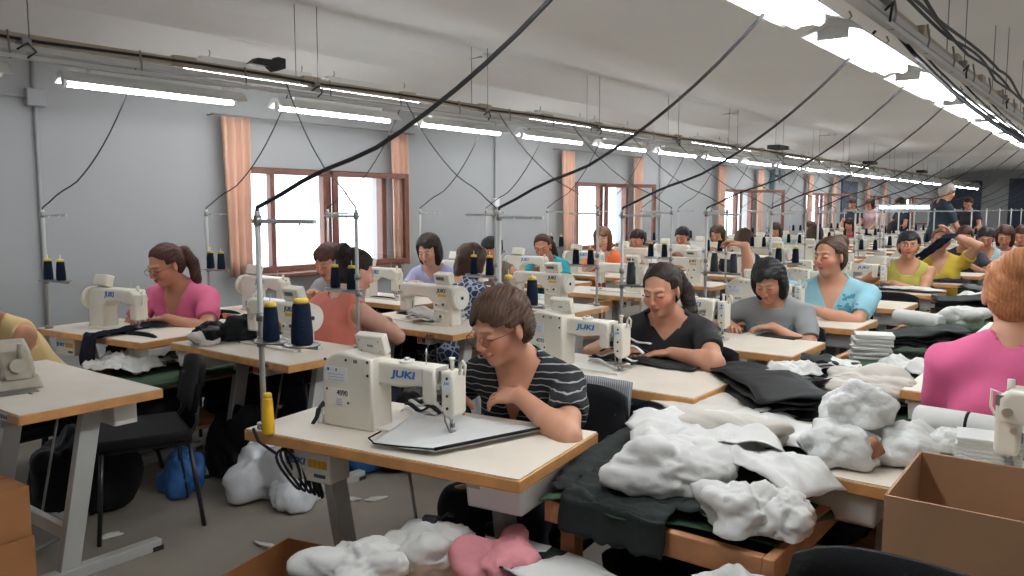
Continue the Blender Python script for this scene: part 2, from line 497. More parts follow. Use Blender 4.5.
    def colour(P):
        c = np.repeat(tone[None], len(P), 0)*(1+.05*vnoise(P, 40., seed)[:, None])
        q = ((P-hc) @ npRh)/hs; x, y, z = np.abs(q[:, 0]), q[:, 1], q[:, 2]
        def blob(cx, cy, cz, rx, ry, rz_, soft=.5):
            e = np.sqrt(((x-cx)/rx)**2+((y-cy)/ry)**2+((z-cz)/rz_)**2); return np.clip((1+soft-e)/soft, 0, 1)[:, None]
        def mix(c, m, col, a=1.): return c*(1-m*a)+ax(col)*m*a
        c = mix(c, blob(.038, .065, -.03, .02, .03, .018, 1.), tone*ax((1.08, .72, .68)), .6)
        c = mix(c, blob(0, .11, -.026, .012, .02, .012, 1.), tone*ax((1.05, .78, .75)), .5)
        c = mix(c, blob(0, .09, -.0585, .021, .03, .0085, .4), lip)
        c = mix(c, blob(.030, .09, .0235, .015, .03, .0024, .7), dark, .55)
        if eyes_open:
            c = mix(c, blob(.031, .086, .004, .0125, .02, .0055, .4), (.75, .7, .66))
            c = mix(c, blob(.031, .088, .004, .0055, .02, .0055, .4), dark)
            c = mix(c, blob(.031, .086, .0095, .014, .02, .0018, .6), dark, .9)
        else:
            c = mix(c, blob(.031, .086, -.0015, .014, .02, .002, .7), dark, .9)
        return c
    xs = [v for a in arms for v in (a[1], a[2], a[3])]
    m = .22
    lo = [min([-.24*heavy]+[v[i]-m for v in xs]+[HC[i]-.2]) if i == 0 else (min([-.2]+[v[i]-m for v in xs]+[HC[i]-.2]) if i == 1 else (.04 if legs else zh-.2)) for i in range(3)]
    hi = [max([.24*heavy]+[v[i]+m for v in xs]+[HC[i]+.2]) if i == 0 else (max([.55 if legs and sit else .2]+[v[i]+m for v in xs]+[HC[i]+.2]) if i == 1 else max([HC[2]+.16]+[v[2]+m for v in xs])) for i in range(3)]
    body = sdf_object('body', lambda P: b(P), lo, hi, h, SKIN, root, colour)
    # --- shirt
    if shirt is not None:
        inf = .011 if h < .009 else .015
        ts = torso(S(.03), inf); tops = S(.03)
        z_neck = {'crew': .50, 'v': .50, 'scoop': .47, 'tank': .47}[neck]
        g = [(upper(S(.03), a, inf+.004), ax(a[1]), ax(a[2])) for a in arms]
        nb = ax(T(0, .02, .52)); nd = ax(Rt @ Vector((0, -.25, 1)).normalized())
        def f(P):
            d = ts(P); q = ((P-h0) @ npRt)/sc
            for s, A, B in g:
                e = s(P); ba = B-A; t = ((P-A) @ ba)/float(ba @ ba)
                e = np.maximum(e, (t-sleeve)*.27)
                if neck == 'tank': e = np.maximum(e, (t-.02)*.27)
                k = .022; hh_ = np.maximum(k-np.abs(d-e), 0)/k; d = np.minimum(d, e)-hh_*hh_*k*.25
            w = np.sin(q[:, 2]*38+3.*np.sin(q[:, 0]*9+seed)+2*q[:, 1]*9)*.5+np.sin(q[:, 0]*30+4*np.sin(q[:, 2]*11+seed))*.35+vnoise(P, 30., seed)*.6
            d = d-w*.0055
            d = np.maximum(d, (-.06-q[:, 2])*sc)
            r = np.sqrt(q[:, 0]**2+(q[:, 1]-.01)**2)
            if neck == 'crew': cut = np.maximum(r-.074, .49-q[:, 2])
            elif neck == 'scoop': cut = np.minimum(np.maximum(r-.08, .48-q[:, 2]), np.maximum(np.abs(q[:, 0])-(q[:, 2]-.43)*1.1, -q[:, 1]))
            elif neck == 'v': cut = np.minimum(np.maximum(r-.072, .49-q[:, 2]), np.maximum(np.abs(q[:, 0])-(q[:, 2]-.335)*.45, -q[:, 1]))
            else: cut = np.minimum(np.maximum(r-.085, .42-q[:, 2]), np.maximum(.145*heavy-np.abs(q[:, 0]), .36-q[:, 2]))
            return np.maximum(d, -cut*sc)
        shirt_o = sdf_object('shirt', f, [lo[0], lo[1], zh-.15], [hi[0], hi[1], HC[2]+.05], h, shirt, root)
    if trousers is not None:
        tr = S(.03)
        tr.ell(T(0, -.005, .02), (.168*sc*heavy+.014, .118*sc*heavy+.014, .12*sc+.01), Rt, k=.06); legs_(tr, .014)
        def f2(P):
            q = ((P-h0) @ npRt)/sc
            return np.maximum(np.maximum(tr(P)-.003*vnoise(P, 28., seed), P[:, 2]-(zh+.10)), .11-P[:, 2])
        sdf_object('trousers', f2, [-.32, -.25, .05], [.32, .62, zh+.2], max(h, .008), trousers, root)
        for q in (-1, 1):
            y0 = .40*sc if sit else -.02
            s = S(.03); s.cap(Vector((q*.12*sc if sit else q*.09*sc, y0-.03, .045)), .043, Vector((q*.125*sc if sit else q*.1*sc, y0+.13, .035)), .036)
            s.cap(Vector((q*.12*sc if sit else q*.09*sc, y0, .10)), .04, Vector((q*.12*sc if sit else q*.09*sc, y0, .05)), .045)
            if h < .008: sdf_object('shoe', lambda P: np.maximum(s(P), .004-P[:, 2]), [-.3, -.3, -.01], [.3, .8, .17], .008, mat('black_leather', (.02, .02, .02), .4), root)
    # --- hair
    hm = HAIR[hairc]; hr = S(.02)
    hl = lambda c, r, k=.03, R=None: hr.ell(Hh(*c), tuple(q*hs for q in r), Rh if R is None else Rh @ R, k=k)
    vol = {'short': .016, 'bob': .024, 'long': .02, 'ponytail': .008, 'bun': .010, 'pixie': .012}[hair]
    hl((0, -.020, .033), (.074+vol, .090+vol, .083+vol))
    if hair in ('bob', 'long'):
        dn = -.075 if hair == 'bob' else -.11
        for q in (-1, 1): hl((q*.062, -.015, dn*.55), (.036, .066, .085 if hair == 'bob' else .115), .04)
        hl((0, -.065, dn*.6), (.075, .048, .09 if hair == 'bob' else .12), .04)
    if hair in ('ponytail', 'bun', 'short', 'pixie'): hl((0, -.055, -.025), (.062+vol*.4, .048, .062), .04)
    if hair == 'ponytail':
        pts = [Hh(0, -.088, .045), Hh(-.02, -.130, .030), Hh(-.055, -.135, -.04), Hh(-.085, -.10, -.13), Hh(-.095, -.045, -.21)]
        rr = [.026, .032, .034, .028, .012]
        for i in range(4): hr.cap(pts[i], rr[i]*hs, pts[i+1], rr[i+1]*hs, k=.015)
    if hair == 'bun':
        hl((0, -.100, .085), (.052, .046, .048), .012)
    part = rnd.choice((-.02, .02))
    def fh(P):
        d = hr(P); q = ((P-hc) @ npRh)/hs; x, y, z = q[:, 0], q[:, 1], q[:, 2]
        # strands: ridges that run back over the skull
        ang = np.arctan2(x, z+.05)
        d = d-(np.sin(ang*34+6*np.sin(y*22+seed)+4*vnoise(P, 18., seed))*.0011+np.sin(ang*71+9*np.sin(y*17+seed)+5*vnoise(P, 30., seed))*.0009+vnoise(P, 48., seed)*.0036)*(1.3 if hair in ('short', 'bun', 'bob') else 1.)-vnoise(P, 21., seed+3)*(.007 if hair in ('short', 'bob') else .003)
        # the face and the nape stay clear
        line = .058+.012*np.sin(x*45+seed)+.004*np.sin(x*160+seed) if hair in ('short', 'bob', 'pixie') else .083-3.*x*x
        if hair in ('short', 'pixie'): line = line-.012*(x*20+.5)
        face = np.maximum(z-line+x*x*(4. if hair != 'bob' else 1.5)*1.3, .030-y+np.minimum(z, 0)*(.25 if hair in ('bob', 'long') else -.2))
        if hair not in ('bob', 'long'):
            face = np.minimum(face, np.maximum(z+.012, -.028-y))
            face = np.minimum(face, np.maximum(np.maximum(z-.018, -.022-y), .058-np.abs(x)))   # ears free
        if hair == 'short': face = np.minimum(face, z+.085)
        return np.maximum(d, -face*hs)
    hlo = [HC[i]-.30 for i in range(3)]; hhi = [HC[i]+.22 for i in range(3)]
    ho = sdf_object('hair', fh, hlo, hhi, hh or h, hm, root)
    if glasses:
        g = MB(); gm = mat('spectacle_frame', (.12, .02, .02), .3)
        for q in (-1, 1):
            c = (q*.033, .103, -.001)
            g.tube([Hh(c[0]+.024*math.cos(t), c[1]-.004*abs(math.cos(t)), c[2]+.016*math.sin(t)) for t in [k*PI/8 for k in range(16)]], .0013, gm, 5, closed=True)
            g.tube([Hh(q*.058, .098, .004), Hh(q*.079, .05, .006), Hh(q*.082, -.005, .004)], .0016, gm, 5)
        g.tube([Hh(-.009, .105, .002), Hh(0, .108, .004), Hh(.009, .105, .002)], .0013, gm, 5)
        g.build('spectacles', root)
    LAST[:] = [root, shirt_o, T, Rt]
    return root
# ---------------------------------------------------------------- shared materials
CREAM = mat('cream_enamel', (.76, .71, .61), .35, var=.05, vscale=6)
CREAM2 = mat('pale_enamel', (.80, .77, .70), .35)
BEIGE = mat('aged_beige_enamel', (.42, .37, .29), .45, var=.12, vscale=14)
LAM = mat('white_laminate', (.78, .70, .60), .40, var=.05, vscale=5)
WOODE = mat('beech_edge', (.60, .29, .10), .5, var=.18, vscale=10)
PALEW = mat('pale_ply_edge', (.48, .30, .16), .6, var=.15, vscale=14)
GREYM = mat('grey_painted_steel', (.46, .46, .44), .45, var=.06, vscale=5)
STEEL = mat('bright_steel', (.6, .6, .6), .3, .9)
DSTEEL = mat('dull_steel', (.30, .29, .28), .4, .7)
BLACKP = mat('black_plastic', (.015, .015, .016), .5)
DGREY = mat('dark_grey_plastic', (.07, .07, .07), .5)
BLUEL = mat('blue_print', (.02, .16, .48), .4)
DARKL = mat('dark_print', (.03, .035, .06), .5)
YELL = mat('yellow_label', (.75, .42, .03), .5)
WLAB = mat('white_label', (.75, .76, .78), .5)
REDP = mat('red_switch', (.6, .04, .03), .4)
WPLA = mat('white_plastic', (.76, .75, .73), .45)
NAVYT = mat('navy_thread', (.006, .012, .028), .85, spec=.15, bump=.4, bscale=220)
BLKT = mat('black_thread', (.012, .013, .02), .75, bump=.4, bscale=220)
YELT = mat('yellow_thread', (.80, .45, .01), .6, bump=.3, bscale=220)
TANT = mat('taupe_thread', (.22, .17, .13), .75, bump=.4, bscale=220)
YCAP = mat('yellow_spool', (.75, .50, .04), .4)
CABLE = mat('black_cable', (.012, .012, .013), .5)
JUKI = text_mesh('JUKI', .012, .035, .12)

# ---------------------------------------------------------------- sewing machine (operator sits on -Y, needle on the left, wheel on the right)
def machine(kind='rear', m=CREAM, lod=0, blue=BLUEL):
    root = empty('sewing_machine')
    b = MB()
    if kind == 'rear':       # wide hooded column seen from behind
        b.prism([(-.15, .20), (-.15, .285), (.20, .285), (.20, .195), (.05, .19), (-.06, .205)], m, -.05, .055, .012)
        b.prism([(-.15, .14), (-.15, .28), (-.085, .28), (-.085, .15), (-.10, .135)], m, -.045, .062, .012)
        b.box((-.165, 0, .21), (.04, .05, .12), DSTEEL, bev=.004)
        hx = -.235
    else:
        b.prism([(-.19, .17), (-.19, .235), (-.165, .262), (.25, .262), (.285, .24), (.285, .0), (.125, .0), (.125, .14), (.08, .175), (-.05, .185), (-.13, .165)], m, -.052, .052, .014)
    body_mb = b
    if lod:
        f = body_mb
        if kind == 'rear':
            f.prism([(.15, 0), (.15, .30), (.40, .30), (.47, .22), (.47, 0)], m, -.06, .105, .02)
            f.box((-.20, 0, .185), (.075, .09, .19), m, bev=.012)
            f.box((.25, .02, .345), (.16, .07, .08), m, rot=(-.35, 0, 0), bev=.01)
            f.mesh(JUKI, BLUEL, text_M((.03, .0565, .243), .040, (-1, 0, 0), (0, 0, 1), 1.75))
        else:
            f.box((-.165, 0, .155), (.06, .085, .16), m, bev=.012)
            f.cyl((.285, 0, .19), (.33, 0, .19), .078, m, seg=16)
            f.box((.17, .01, .30), (.13, .06, .08), m, rot=(.3, 0, 0), bev=.008)
            f.mesh(JUKI, DARKL, text_M((.20, -.0535, .225), .03, (1, 0, 0), (0, 0, 1), 1.1))
        f.box((.02, 0, .006), (.5, .18, .012), m)
        f.cyl((-.165, 0, .1), (-.165, 0, .0), .005, STEEL, seg=6)
        o = f.build('sewing_machine'); bpy.data.objects.remove(root); return o
    body_mb.build('arm', root)
    bed = MB(); bed.box((.02, 0, .006), (.50, .15, .012), CREAM2 if kind == 'rear' else m, bev=.003); bed.box((-.165 if kind != 'rear' else -.205, 0, .0135), (.07, .08, .003), STEEL); bed.build('bed', root)
    hd = MB(); nx = -.165
    if kind == 'rear':
        nx = -.205
        hd.prism([(-.245, .105), (-.245, .25), (-.23, .275), (-.18, .275), (-.18, .14), (-.195, .10), (-.225, .085)], m, -.048, .05, .012)
        for z, y in ((.13, .052), (.18, .052), (.25, .052)): hd.cyl((-.215, y-.006, z), (-.215, y+.003, z), .006, BLACKP, seg=8)
        hd.box((-.212, .0515, .225), (.045, .002, .05), WLAB)
        hd.mesh(JUKI, BLUEL, text_M((-.212, .054, .23), .014, (-1, 0, 0), (0, 0, 1), 1.))
    else:
        hd.box((-.168, 0, .155), (.062, .088, .165), m, bev=.014)
        hd.cyl((-.168, -.045, .20), (-.168, -.062, .20), .014, STEEL, seg=10); hd.cyl((-.150, -.045, .15), (-.150, -.06, .15), .01, STEEL, seg=10)
        hd.box((-.19, -.046, .23), (.02, .006, .03), DSTEEL)
    hd.build('face_plate', root)
    nb = MB(); nb.cyl((nx, 0, .10), (nx, 0, .045), .006, STEEL, seg=8); nb.cyl((nx, 0, .045), (nx, 0, .012), .0018, STEEL, seg=6); nb.box((nx, 0, .05), (.014, .014, .016), DSTEEL)
    nb.build('needle_bar', root)
    pf = MB(); pf.cyl((nx+.012, 0, .11), (nx+.012, 0, .03), .0045, STEEL, seg=8); pf.box((nx+.006, -.005, .022), (.022, .03, .008), DSTEEL, bev=.002)
    pf.tube([(nx+.03, .02, .13), (nx+.028, .02, .07), (nx+.012, .01, .03)], .004, DSTEEL, 6); pf.build('presser_foot', root)
    if kind == 'rear':
        c = MB()
        arc = [(.47-.12*(1-math.cos(t)), .22+.10*math.sin(t)) for t in [k*PI/12 for k in range(7)]]
        c.prism([(.17, 0), (.17, .305)]+arc[::-1]+[(.47, 0)], m, -.03, .105, .012)
        c.build('motor_cover', root)
        hw = MB(); hw.cyl((.36, -.03, .20), (.36, -.075, .20), .10, m, r2=.09, seg=24); hw.cyl((.36, -.075, .20), (.36, -.09, .20), .05, CREAM2, seg=20); hw.build('belt_housing', root)
        w = MB(); w.cyl((.47, 0, .21), (.50, 0, .21), .065, m, seg=24); w.cyl((.50, 0, .21), (.51, 0, .21), .045, CREAM2, seg=20); w.build('handwheel', root)
        y = .1065
        pl = MB(); pl.box((.385, y, .225), (.13, .002, .062), WLAB); pl.box((.43, y+.0012, .245), (.014, .001, .012), BLUEL); pl.box((.38, y+.0012, .245), (.008, .001, .012), DARKL); pl.box((.345, y+.0012, .245), (.012, .001, .008), CREAM2)
        for k in range(3): pl.box((.385, y+.0012, .226-.012*k), (.10, .001, .003), mat('grey_print', (.35, .4, .5), .5))
        pl.build('rating_plate', root)
        p2 = MB(); p2.box((.375, y, .13), (.14, .002, .07), CREAM2)
        for k in range(4): p2.box((.365, y+.0012, .122-.008*k), (.035, .001, .003), mat('grey_print', (.35, .4, .5), .5))
        p2.mesh(text_mesh('4090', .01, .01), DARKL, text_M((.345, y+.0015, .148), .034, (-1, 0, 0), (0, 0, 1)))
        p2.build('number_plate', root)
        sc = MB()
        for x, z in ((.19, .29), (.32, .29), (.44, .16), (.31, .11), (.19, .235), (.45, .285)): sc.cyl((x, y-.004, z), (x, y+.0025, z), .006, BLACKP, seg=8)
        for k in range(3): sc.box((.255+.008*k, y-.0005, .288), (.002, .003, .014), DGREY)
        sc.build('screw_set', root)
        jl = MB(); jl.mesh(JUKI, blue, text_M((.025, .0567, .245), .040, (-1, 0, 0), (0, 0, 1), 1.75)); jl.build('maker_lettering', root)
        ct = MB(); R = Euler((-.35, 0, 0)).to_matrix()
        ct.box((.245, .01, .352), (.165, .04, .088), m, rot=R, bev=.008); ct.box(Vector((.245, .01, .352))+R @ Vector((0, .02, 0)), (.13, .004, .06), CREAM2, rot=R, bev=.002)
        for sx in (-1, 1):
            for sz in (-1, 1): ct.box(Vector((.245, .01, .352))+R @ Vector((sx*.058, .0225, sz*.024)), (.005, .002, .005), DGREY, rot=R)
        for k in range(3): ct.box(Vector((.245, .01, .352))+R @ Vector((.01-.012*k, .0225, 0)), (.006, .002, .01), DGREY, rot=R)
        ct.cyl((.245, 0, .30), (.245, 0, .33), .02, m, seg=10); ct.build('control_panel', root)
        tp = MB(); tp.cyl((-.06, 0, .28), (-.06, 0, .35), .0025, STEEL, seg=6); tp.cyl((.05, 0, .285), (.05, 0, .295), .035, CREAM2, seg=14); tp.cyl((.05, 0, .295), (.05, 0, .305), .012, STEEL, seg=8)
        tp.cyl((-.205, 0, .275), (-.205, 0, .315), .009, m, seg=10); tp.cyl((-.205, 0, .315), (-.205, 0, .325), .014, m, seg=10)
        tp.tube([(-.245, 0, .26), (-.25, 0, .30), (-.262, 0, .315), (-.275, 0, .30), (-.27, 0, .26)], .007, m, 8)
        tp.build('thread_guide', root)
        lv = MB(); lv.tube([(-.16, .03, .24), (-.165, .035, .18), (-.185, .03, .14)], .007, DSTEEL, 6); lv.box((-.163, .035, .165), (.02, .02, .03), BLACKP, bev=.003); lv.cyl((-.16, .03, .21), (-.16, .045, .21), .014, STEEL, seg=10); lv.build('lifting_lever', root)
        cb = MB()
        for k in range(4): cb.tube([(.46, .09+.006*k, .11-.008*k), (.485+.004*k, .10+.006*k, .09-.008*k), (.50+.005*k, .11, .03), (.52+.004*k, .12, .0)], .005, CABLE, 6)
        cb.build('cable_bundle', root)
    else:
        w = MB(); w.cyl((.285, 0, .185), (.30, 0, .185), .06, m, seg=20); w.cyl((.30, 0, .185), (.335, 0, .185), .080, m, r2=.074, seg=28); w.cyl((.335, 0, .185), (.337, 0, .185), .05, CREAM2, seg=20); w.cyl((.337, 0, .185), (.341, 0, .185), .012, BLACKP, seg=8)
        w.build('handwheel', root)
        ct = MB(); R = Euler((.3, 0, 0)).to_matrix(); c0 = Vector((.17, .01, .305))
        ct.box(c0, (.135, .055, .075), m, rot=R, bev=.008); ct.box(c0+R @ Vector((-.01, -.028, .008)), (.07, .003, .022), mat('lcd_grey', (.12, .13, .11), .3), rot=R)
        for k in range(5): ct.box(c0+R @ Vector((-.04+.02*k, -.028, -.02)), (.012, .003, .008), CREAM2, rot=R)
        ct.build('control_panel', root)
        jl = MB(); jl.mesh(JUKI, DARKL, text_M((.20, -.0535, .228), .034, (1, 0, 0), (0, 0, 1), 1.15)); jl.box((.205, -.0525, .198), (.07, .002, .018), YELL); jl.build('maker_lettering', root)
        jb = MB(); jb.mesh(JUKI, blue, text_M((.05, .0535, .225), .045, (-1, 0, 0), (0, 0, 1), 1.15)); jb.build('maker_lettering', root)
        kn = MB()
        for x, z, r in ((.165, .135, .014), (.225, .14, .02), (.20, .06, .02), (.155, .095, .008)): kn.cyl((x, -.05, z), (x, -.062, z), r, CREAM2, seg=14); kn.cyl((x, -.062, z), (x, -.065, z), r*.5, DGREY, seg=10)
        kn.box((.205, -.058, .10), (.10, .012, .012), CREAM2, bev=.003); kn.build('stitch_dial', root)
        tp = MB(); tp.cyl((-.10, 0, .26), (-.10, 0, .31), .002, STEEL, seg=6); tp.cyl((-.168, 0, .24), (-.168, 0, .285), .010, m, seg=10); tp.tube([(-.19, 0, .24), (-.215, 0, .25), (-.215, 0, .20), (-.2, 0, .17)], .004, m, 6); tp.build('thread_guide', root)
    return root

# ---------------------------------------------------------------- machine table
def table(lod=0, edge=WOODE, tray=True, w=1.10, d=.57, stickers=False, legs_x=(-.36, .36)):
    root = empty('sewing_table') if not lod else None
    t = MB(); r = .02
    pts = [(-w/2, -d/2), (w/2, -d/2), (w/2, d/2), (-w/2, d/2)]
    t.box((0, 0, .7575), (w, d, .037), edge, bev=.004); t.box((0, 0, .7785), (w-.008, d-.008, .003), LAM)
    def leg(q, L, F):
        L.prism([(-.035+.06, .70), (.045+.06, .70), (.03-.05, .04), (-.05-.05, .04)], GREYM, q-.022, q+.022, .004, plane='yz')
        L.box((q, 0, .722), (.05, .46, .035), GREYM, bev=.004)
        F.box((q, .06, .025), (.055, .56, .05), GREYM, bev=.006)
        for e in (-1, 1): F.box((q, .06+e*.26, .012), (.058, .05, .022), BLACKP)
    if lod:
        for q in legs_x: leg(q, t, t)
        return t.build('sewing_table')
    t.build('tabletop', root)
    for q in legs_x:
        L = MB(); F = MB(); leg(q, L, F); lo = L.build('leg', root); F.build('foot', lo)
    c = MB(); c.box((0, -.05, .20), (.70, .03, .06), GREYM, bev=.004); c.build('crossbar', root)
    mo = MB(); mo.cyl((.02, .02, .685), (.12, .02, .685), .045, DSTEEL, seg=20); mo.cyl((.0, .02, .685), (.02, .02, .685), .03, STEEL, seg=16); mo.box((.07, .02, .725), (.10, .08, .03), DSTEEL, bev=.005); mo.build('motor', root)
    cb = MB(); cb.box((.305, .19, .675), (.21, .10, .11), CREAM2, bev=.006); cb.box((.255, .2405, .685), (.085, .002, .028), YELL)
    for k in range(4): cb.box((.225+.02*k, .242, .685), (.002, .001, .028), mat('orange_print', (.5, .2, .02), .5))
    cb.mesh(JUKI, BLUEL, text_M((.35, .2415, .685), .031, (-1, 0, 0), (0, 0, 1), 1.4)); cb.box((.245, .2405, .645), (.05, .002, .012), DGREY)
    cb.build('control_box', root)
    sw = MB(); sw.box((.28, -.235, .715), (.11, .06, .045), GREYM, bev=.004); sw.box((.25, -.266, .715), (.03, .004, .025), REDP); sw.box((.285, -.266, .715), (.025, .004, .025), BLACKP); sw.build('switch_box', root)
    pd = MB(); pd.box((0, -.02, .10), (.30, .22, .015), DSTEEL, rot=(.2, 0, 0), bev=.004); pd.cyl((-.04, .0, .11), (-.04, .12, .67), .006, DSTEEL, seg=8); pd.tube([(-.04, .12, .67), (.0, .12, .68), (.05, .06, .69)], .008, DSTEEL, 6); pd.build('pedal', root)
    if tray:
        dr = MB(); dr.box((-.425, -.02, .687), (.19, .47, .095), WPLA, bev=.012, taper=(1.06, 1.03)); dr.box((-.527, -.02, .725), (.010, .49, .015), WPLA, bev=.003); dr.box((-.526, -.16, .70), (.010, .04, .05), WPLA, bev=.003); dr.build('drawer', root)
    return root

# ---------------------------------------------------------------- thread stand: pole at the origin (z=0 is the table top), arms towards +X
def stand(lod=0, h=.76, trayz=.32):
    root = None if lod else empty('thread_stand')
    p = MB(); p.cyl((0, 0, 0), (0, 0, h), .010, GREYM, seg=10); p.cyl((0, 0, 0), (0, 0, .02), .024, DSTEEL, seg=12); p.cyl((0, 0, h*.5), (0, 0, h*.5+.03), .015, DSTEEL, seg=10)
    if not lod: p.build('pole', root)
    c = p if lod else MB(); c.box((.12, 0, h-.035), (.28, .018, .014), GREYM, bev=.003); c.cyl((0, 0, h-.05), (0, 0, h-.015), .014, DSTEEL, seg=10)
    for x in (.10, .21): c.tube([(x, 0, h-.03), (x, -.02, h-.045), (x+.008, -.025, h-.05)], .0025, STEEL, 5)
    if not lod: c.build('crossbar', root)
    t = p if lod else MB(); t.box((.12, 0, trayz-.012), (.30, .02, .012), GREYM); t.cyl((0, 0, trayz-.03), (0, 0, trayz+.005), .015, DSTEEL, seg=10)
    for x in (.08, .22):
        if lod: t.cyl((x, -.03, trayz-.004), (x, -.03, trayz), .055, DSTEEL, seg=14)
        else:
            t.lathe([(.058, trayz-.004), (.060, trayz+.002), (.052, trayz+.002), (.050, trayz-.002)], DSTEEL, (x, -.03, 0), 20); t.cyl((x, -.03, trayz-.004), (x, -.03, trayz), .03, BLACKP, seg=14)
            t.box((x, -.015, trayz-.008), (.014, .03, .008), GREYM)
    if not lod: t.build('spool_tray', root); k = MB(); [k.cyl((x, -.03, trayz), (x, -.03, trayz+.16), .003, STEEL, seg=6) for x in (.08, .22)]; k.build('spool_pin', root)
    else: return p.build('thread_stand')
    return root

def cone(m=NAVYT, cap=YCAP, hgt=.115, r=.028, lod=0):
    if lod:
        b = MB(); b.lathe([(r, 0), (r*.78, hgt), (r*.5, hgt+.003), (r*.5, hgt+.012)], m, seg=10); return b.build('thread_cone')
    root = empty('thread_cone')
    b = MB(); b.lathe([(r*.95, 0), (r, .006), (r*.99, hgt*.3), (r*.80, hgt*.95), (r*.74, hgt)], m, seg=20); b.build('thread', root)
    c = MB(); c.lathe([(r*.70, hgt), (r*.70, hgt+.010), (r*.58, hgt+.016), (r*.35, hgt+.016)], cap, seg=18); c.build('spool_core', root)
    return root

# ---------------------------------------------------------------- black visitor chair, faces +Y
def chair(m=None, sz=.455):
    m = m or mat('black_upholstery', (.006, .006, .007), .8, spec=.2, bump=.2, bscale=120)
    bk = mat('black_tube', (.012, .012, .012), .35)
    root = empty('chair')
    s = MB(); s.box((0, 0, sz), (.46, .43, .055), m, bev=.022); s.build('seat', root)
    b = MB(); b.grid(10, 6, lambda u, v: Vector(((u-.5)*.44*(1-.25*(v-.5)**2*4*.3), -.24-.03*math.cos((u-.5)*PI)-.05*v, .53+.27*v-.03*(2*u-1)**4*(1 if v > .5 else -1))), m, thick=.03); b.build('backrest', root)
    for q in (-1, 1):
        l = MB(); l.tube([(q*.21, .18, sz-.025), (q*.225, .21, .0)], .011, bk, 8); l.build('leg', root)
        l = MB(); l.tube([(q*.20, -.20, sz-.025), (q*.225, -.25, .0)], .011, bk, 8); l.build('leg', root)
        l = MB(); l.tube([(q*.20, -.19, sz-.025), (q*.19, -.24, sz+.05), (q*.17, -.26, .70)], .010, bk, 8); l.build('back_frame', root)
    f = MB(); f.tube([(-.21, -.2, sz-.03), (-.21, .19, sz-.03), (.21, .19, sz-.03), (.21, -.2, sz-.03)], .010, bk, 8, closed=True); f.build('seat_frame', root)
    return root

# ---------------------------------------------------------------- cloth
def ridged(q, o):
    w = q+Vector((noise.noise(q*1.1+o), noise.noise(q*1.1-o), 0))*.35
    return .50*(1-2*abs(noise.noise(w+o)))+.26*(1-2.2*abs(noise.noise(w*2.1-o)))+.12*(1-2.2*abs(noise.noise(w*4.3+o)))
def cloth(name, w, d, m, seed=0, amp=.02, thick=.003, n=26, fold=2.2, curl=0.):
    """a rumpled sheet with creases and pulled corners, centred at the origin"""
    b = MB(); r_ = random.Random(seed+500); o = Vector((seed*7.3, seed*3.1, seed*1.7))
    spikes = [(r_.random()*2*PI, .08+.16*r_.random()) for _ in range(5)]; n = max(26, int(n*1.5))
    def f(u, v):
        x, y = (u-.5)*w, (v-.5)*d; e = max(abs(u-.5), abs(v-.5))*2
        a = math.atan2(y, x); k = 1+e**4*(sum(q*max(0, 1-abs(math.remainder(a-t, 2*PI))/.3) for t, q in spikes)+.10*noise.noise(Vector((a*1.5, seed, 0)))); x *= k; y *= k
        q = Vector((x*fold*1.6, y*fold*1.6, 0))
        z = amp*1.15*(ridged(q, o)+.35)*(1-.5*max(0, e-.75)/.25)+curl*(max(0, e-.7)/.3)**1.5*(.4+1.3*noise.noise(q*.8+o))
        return Vector((x, y, max(.003, z)+thick))
    b.grid(n, n, f, m, thick=thick); return b
def bundle(size, m, seed=0, crease=.28, sub=5, soft=False):
    """a crumpled wad of cloth or paper resting on z=0, sharply creased; soft = rounded wadding"""
    b = MB(); g = bmesh.ops.create_icosphere(b.bm, subdivisions=sub, radius=1)
    o = Vector((seed*5.7, seed*1.9, seed*3.3)); r_ = random.Random(seed)
    spikes = [(Vector((r_.uniform(-1, 1), r_.uniform(-1, 1), r_.uniform(-.2, .6))).normalized(), r_.uniform(.15, .45)) for _ in range(0 if soft else 8)]
    for v in g['verts']:
        p = v.co.normalized(); q = p*1.3+o
        if soft: r = .86+crease*(noise.noise(q)*.9+.35*noise.noise(q*2.1)+.12*(1-abs(noise.noise(q*4.)*2)))
        else: r = .78+crease*(.8*noise.noise(q)+.95*ridged(p*1.5, o))
        for t, k in spikes: r += k*(max(0, p.dot(t)-.84)/.16)**1.3
        w = p*r; w.z = w.z if w.z > -.35 else -.35+(w.z+.35)*.1
        v.co = Vector((w.x*size[0]/2, w.y*size[1]/2, (w.z+.38)*size[2]/1.4))
    zm = min(v.co.z for v in b.bm.verts)
    for v in b.bm.verts: v.co.z -= zm
    b._fin(list(b.bm.faces), m, True)
    return b
def carton(w, d, h, m, open_=True, flaps=(), t=.006):
    root = empty('cardboard_box')
    b = MB(); edge = mat('cardboard_edge', (.42, .26, .15), .8)
    b.box((0, 0, t/2+.002), (w, d, t), m)
    for q in (-1, 1):
        b.box((q*(w/2-t/2), 0, h/2), (t, d, h), m); b.box((0, q*(d/2-t/2), h/2), (w-2*t, t, h), m)
    if not open_: b.box((-w*.25-.001, 0, h+t/2), (w*.5-.004, d, t), m); b.box((w*.25+.001, 0, h+t/2), (w*.5-.004, d, t), m)
    b.build('carton_body', root)
    for a, ang in flaps:
        f = MB(); L = min(w, d)*.45
        if a in ('x+', 'x-'):
            q = 1 if a == 'x+' else -1; f.box((0, 0, L/2), (t, d*.96, L), m)
            f.build('flap', root, loc=(q*(w/2-t/2), 0, h)).rotation_euler = (0, q*ang, 0)
        else:
            q = 1 if a == 'y+' else -1; f.box((0, 0, L/2), (w*.96, t, L), m)
            f.build('flap', root, loc=(0, q*(d/2-t/2), h)).rotation_euler = (-q*ang, 0, 0)
    return root
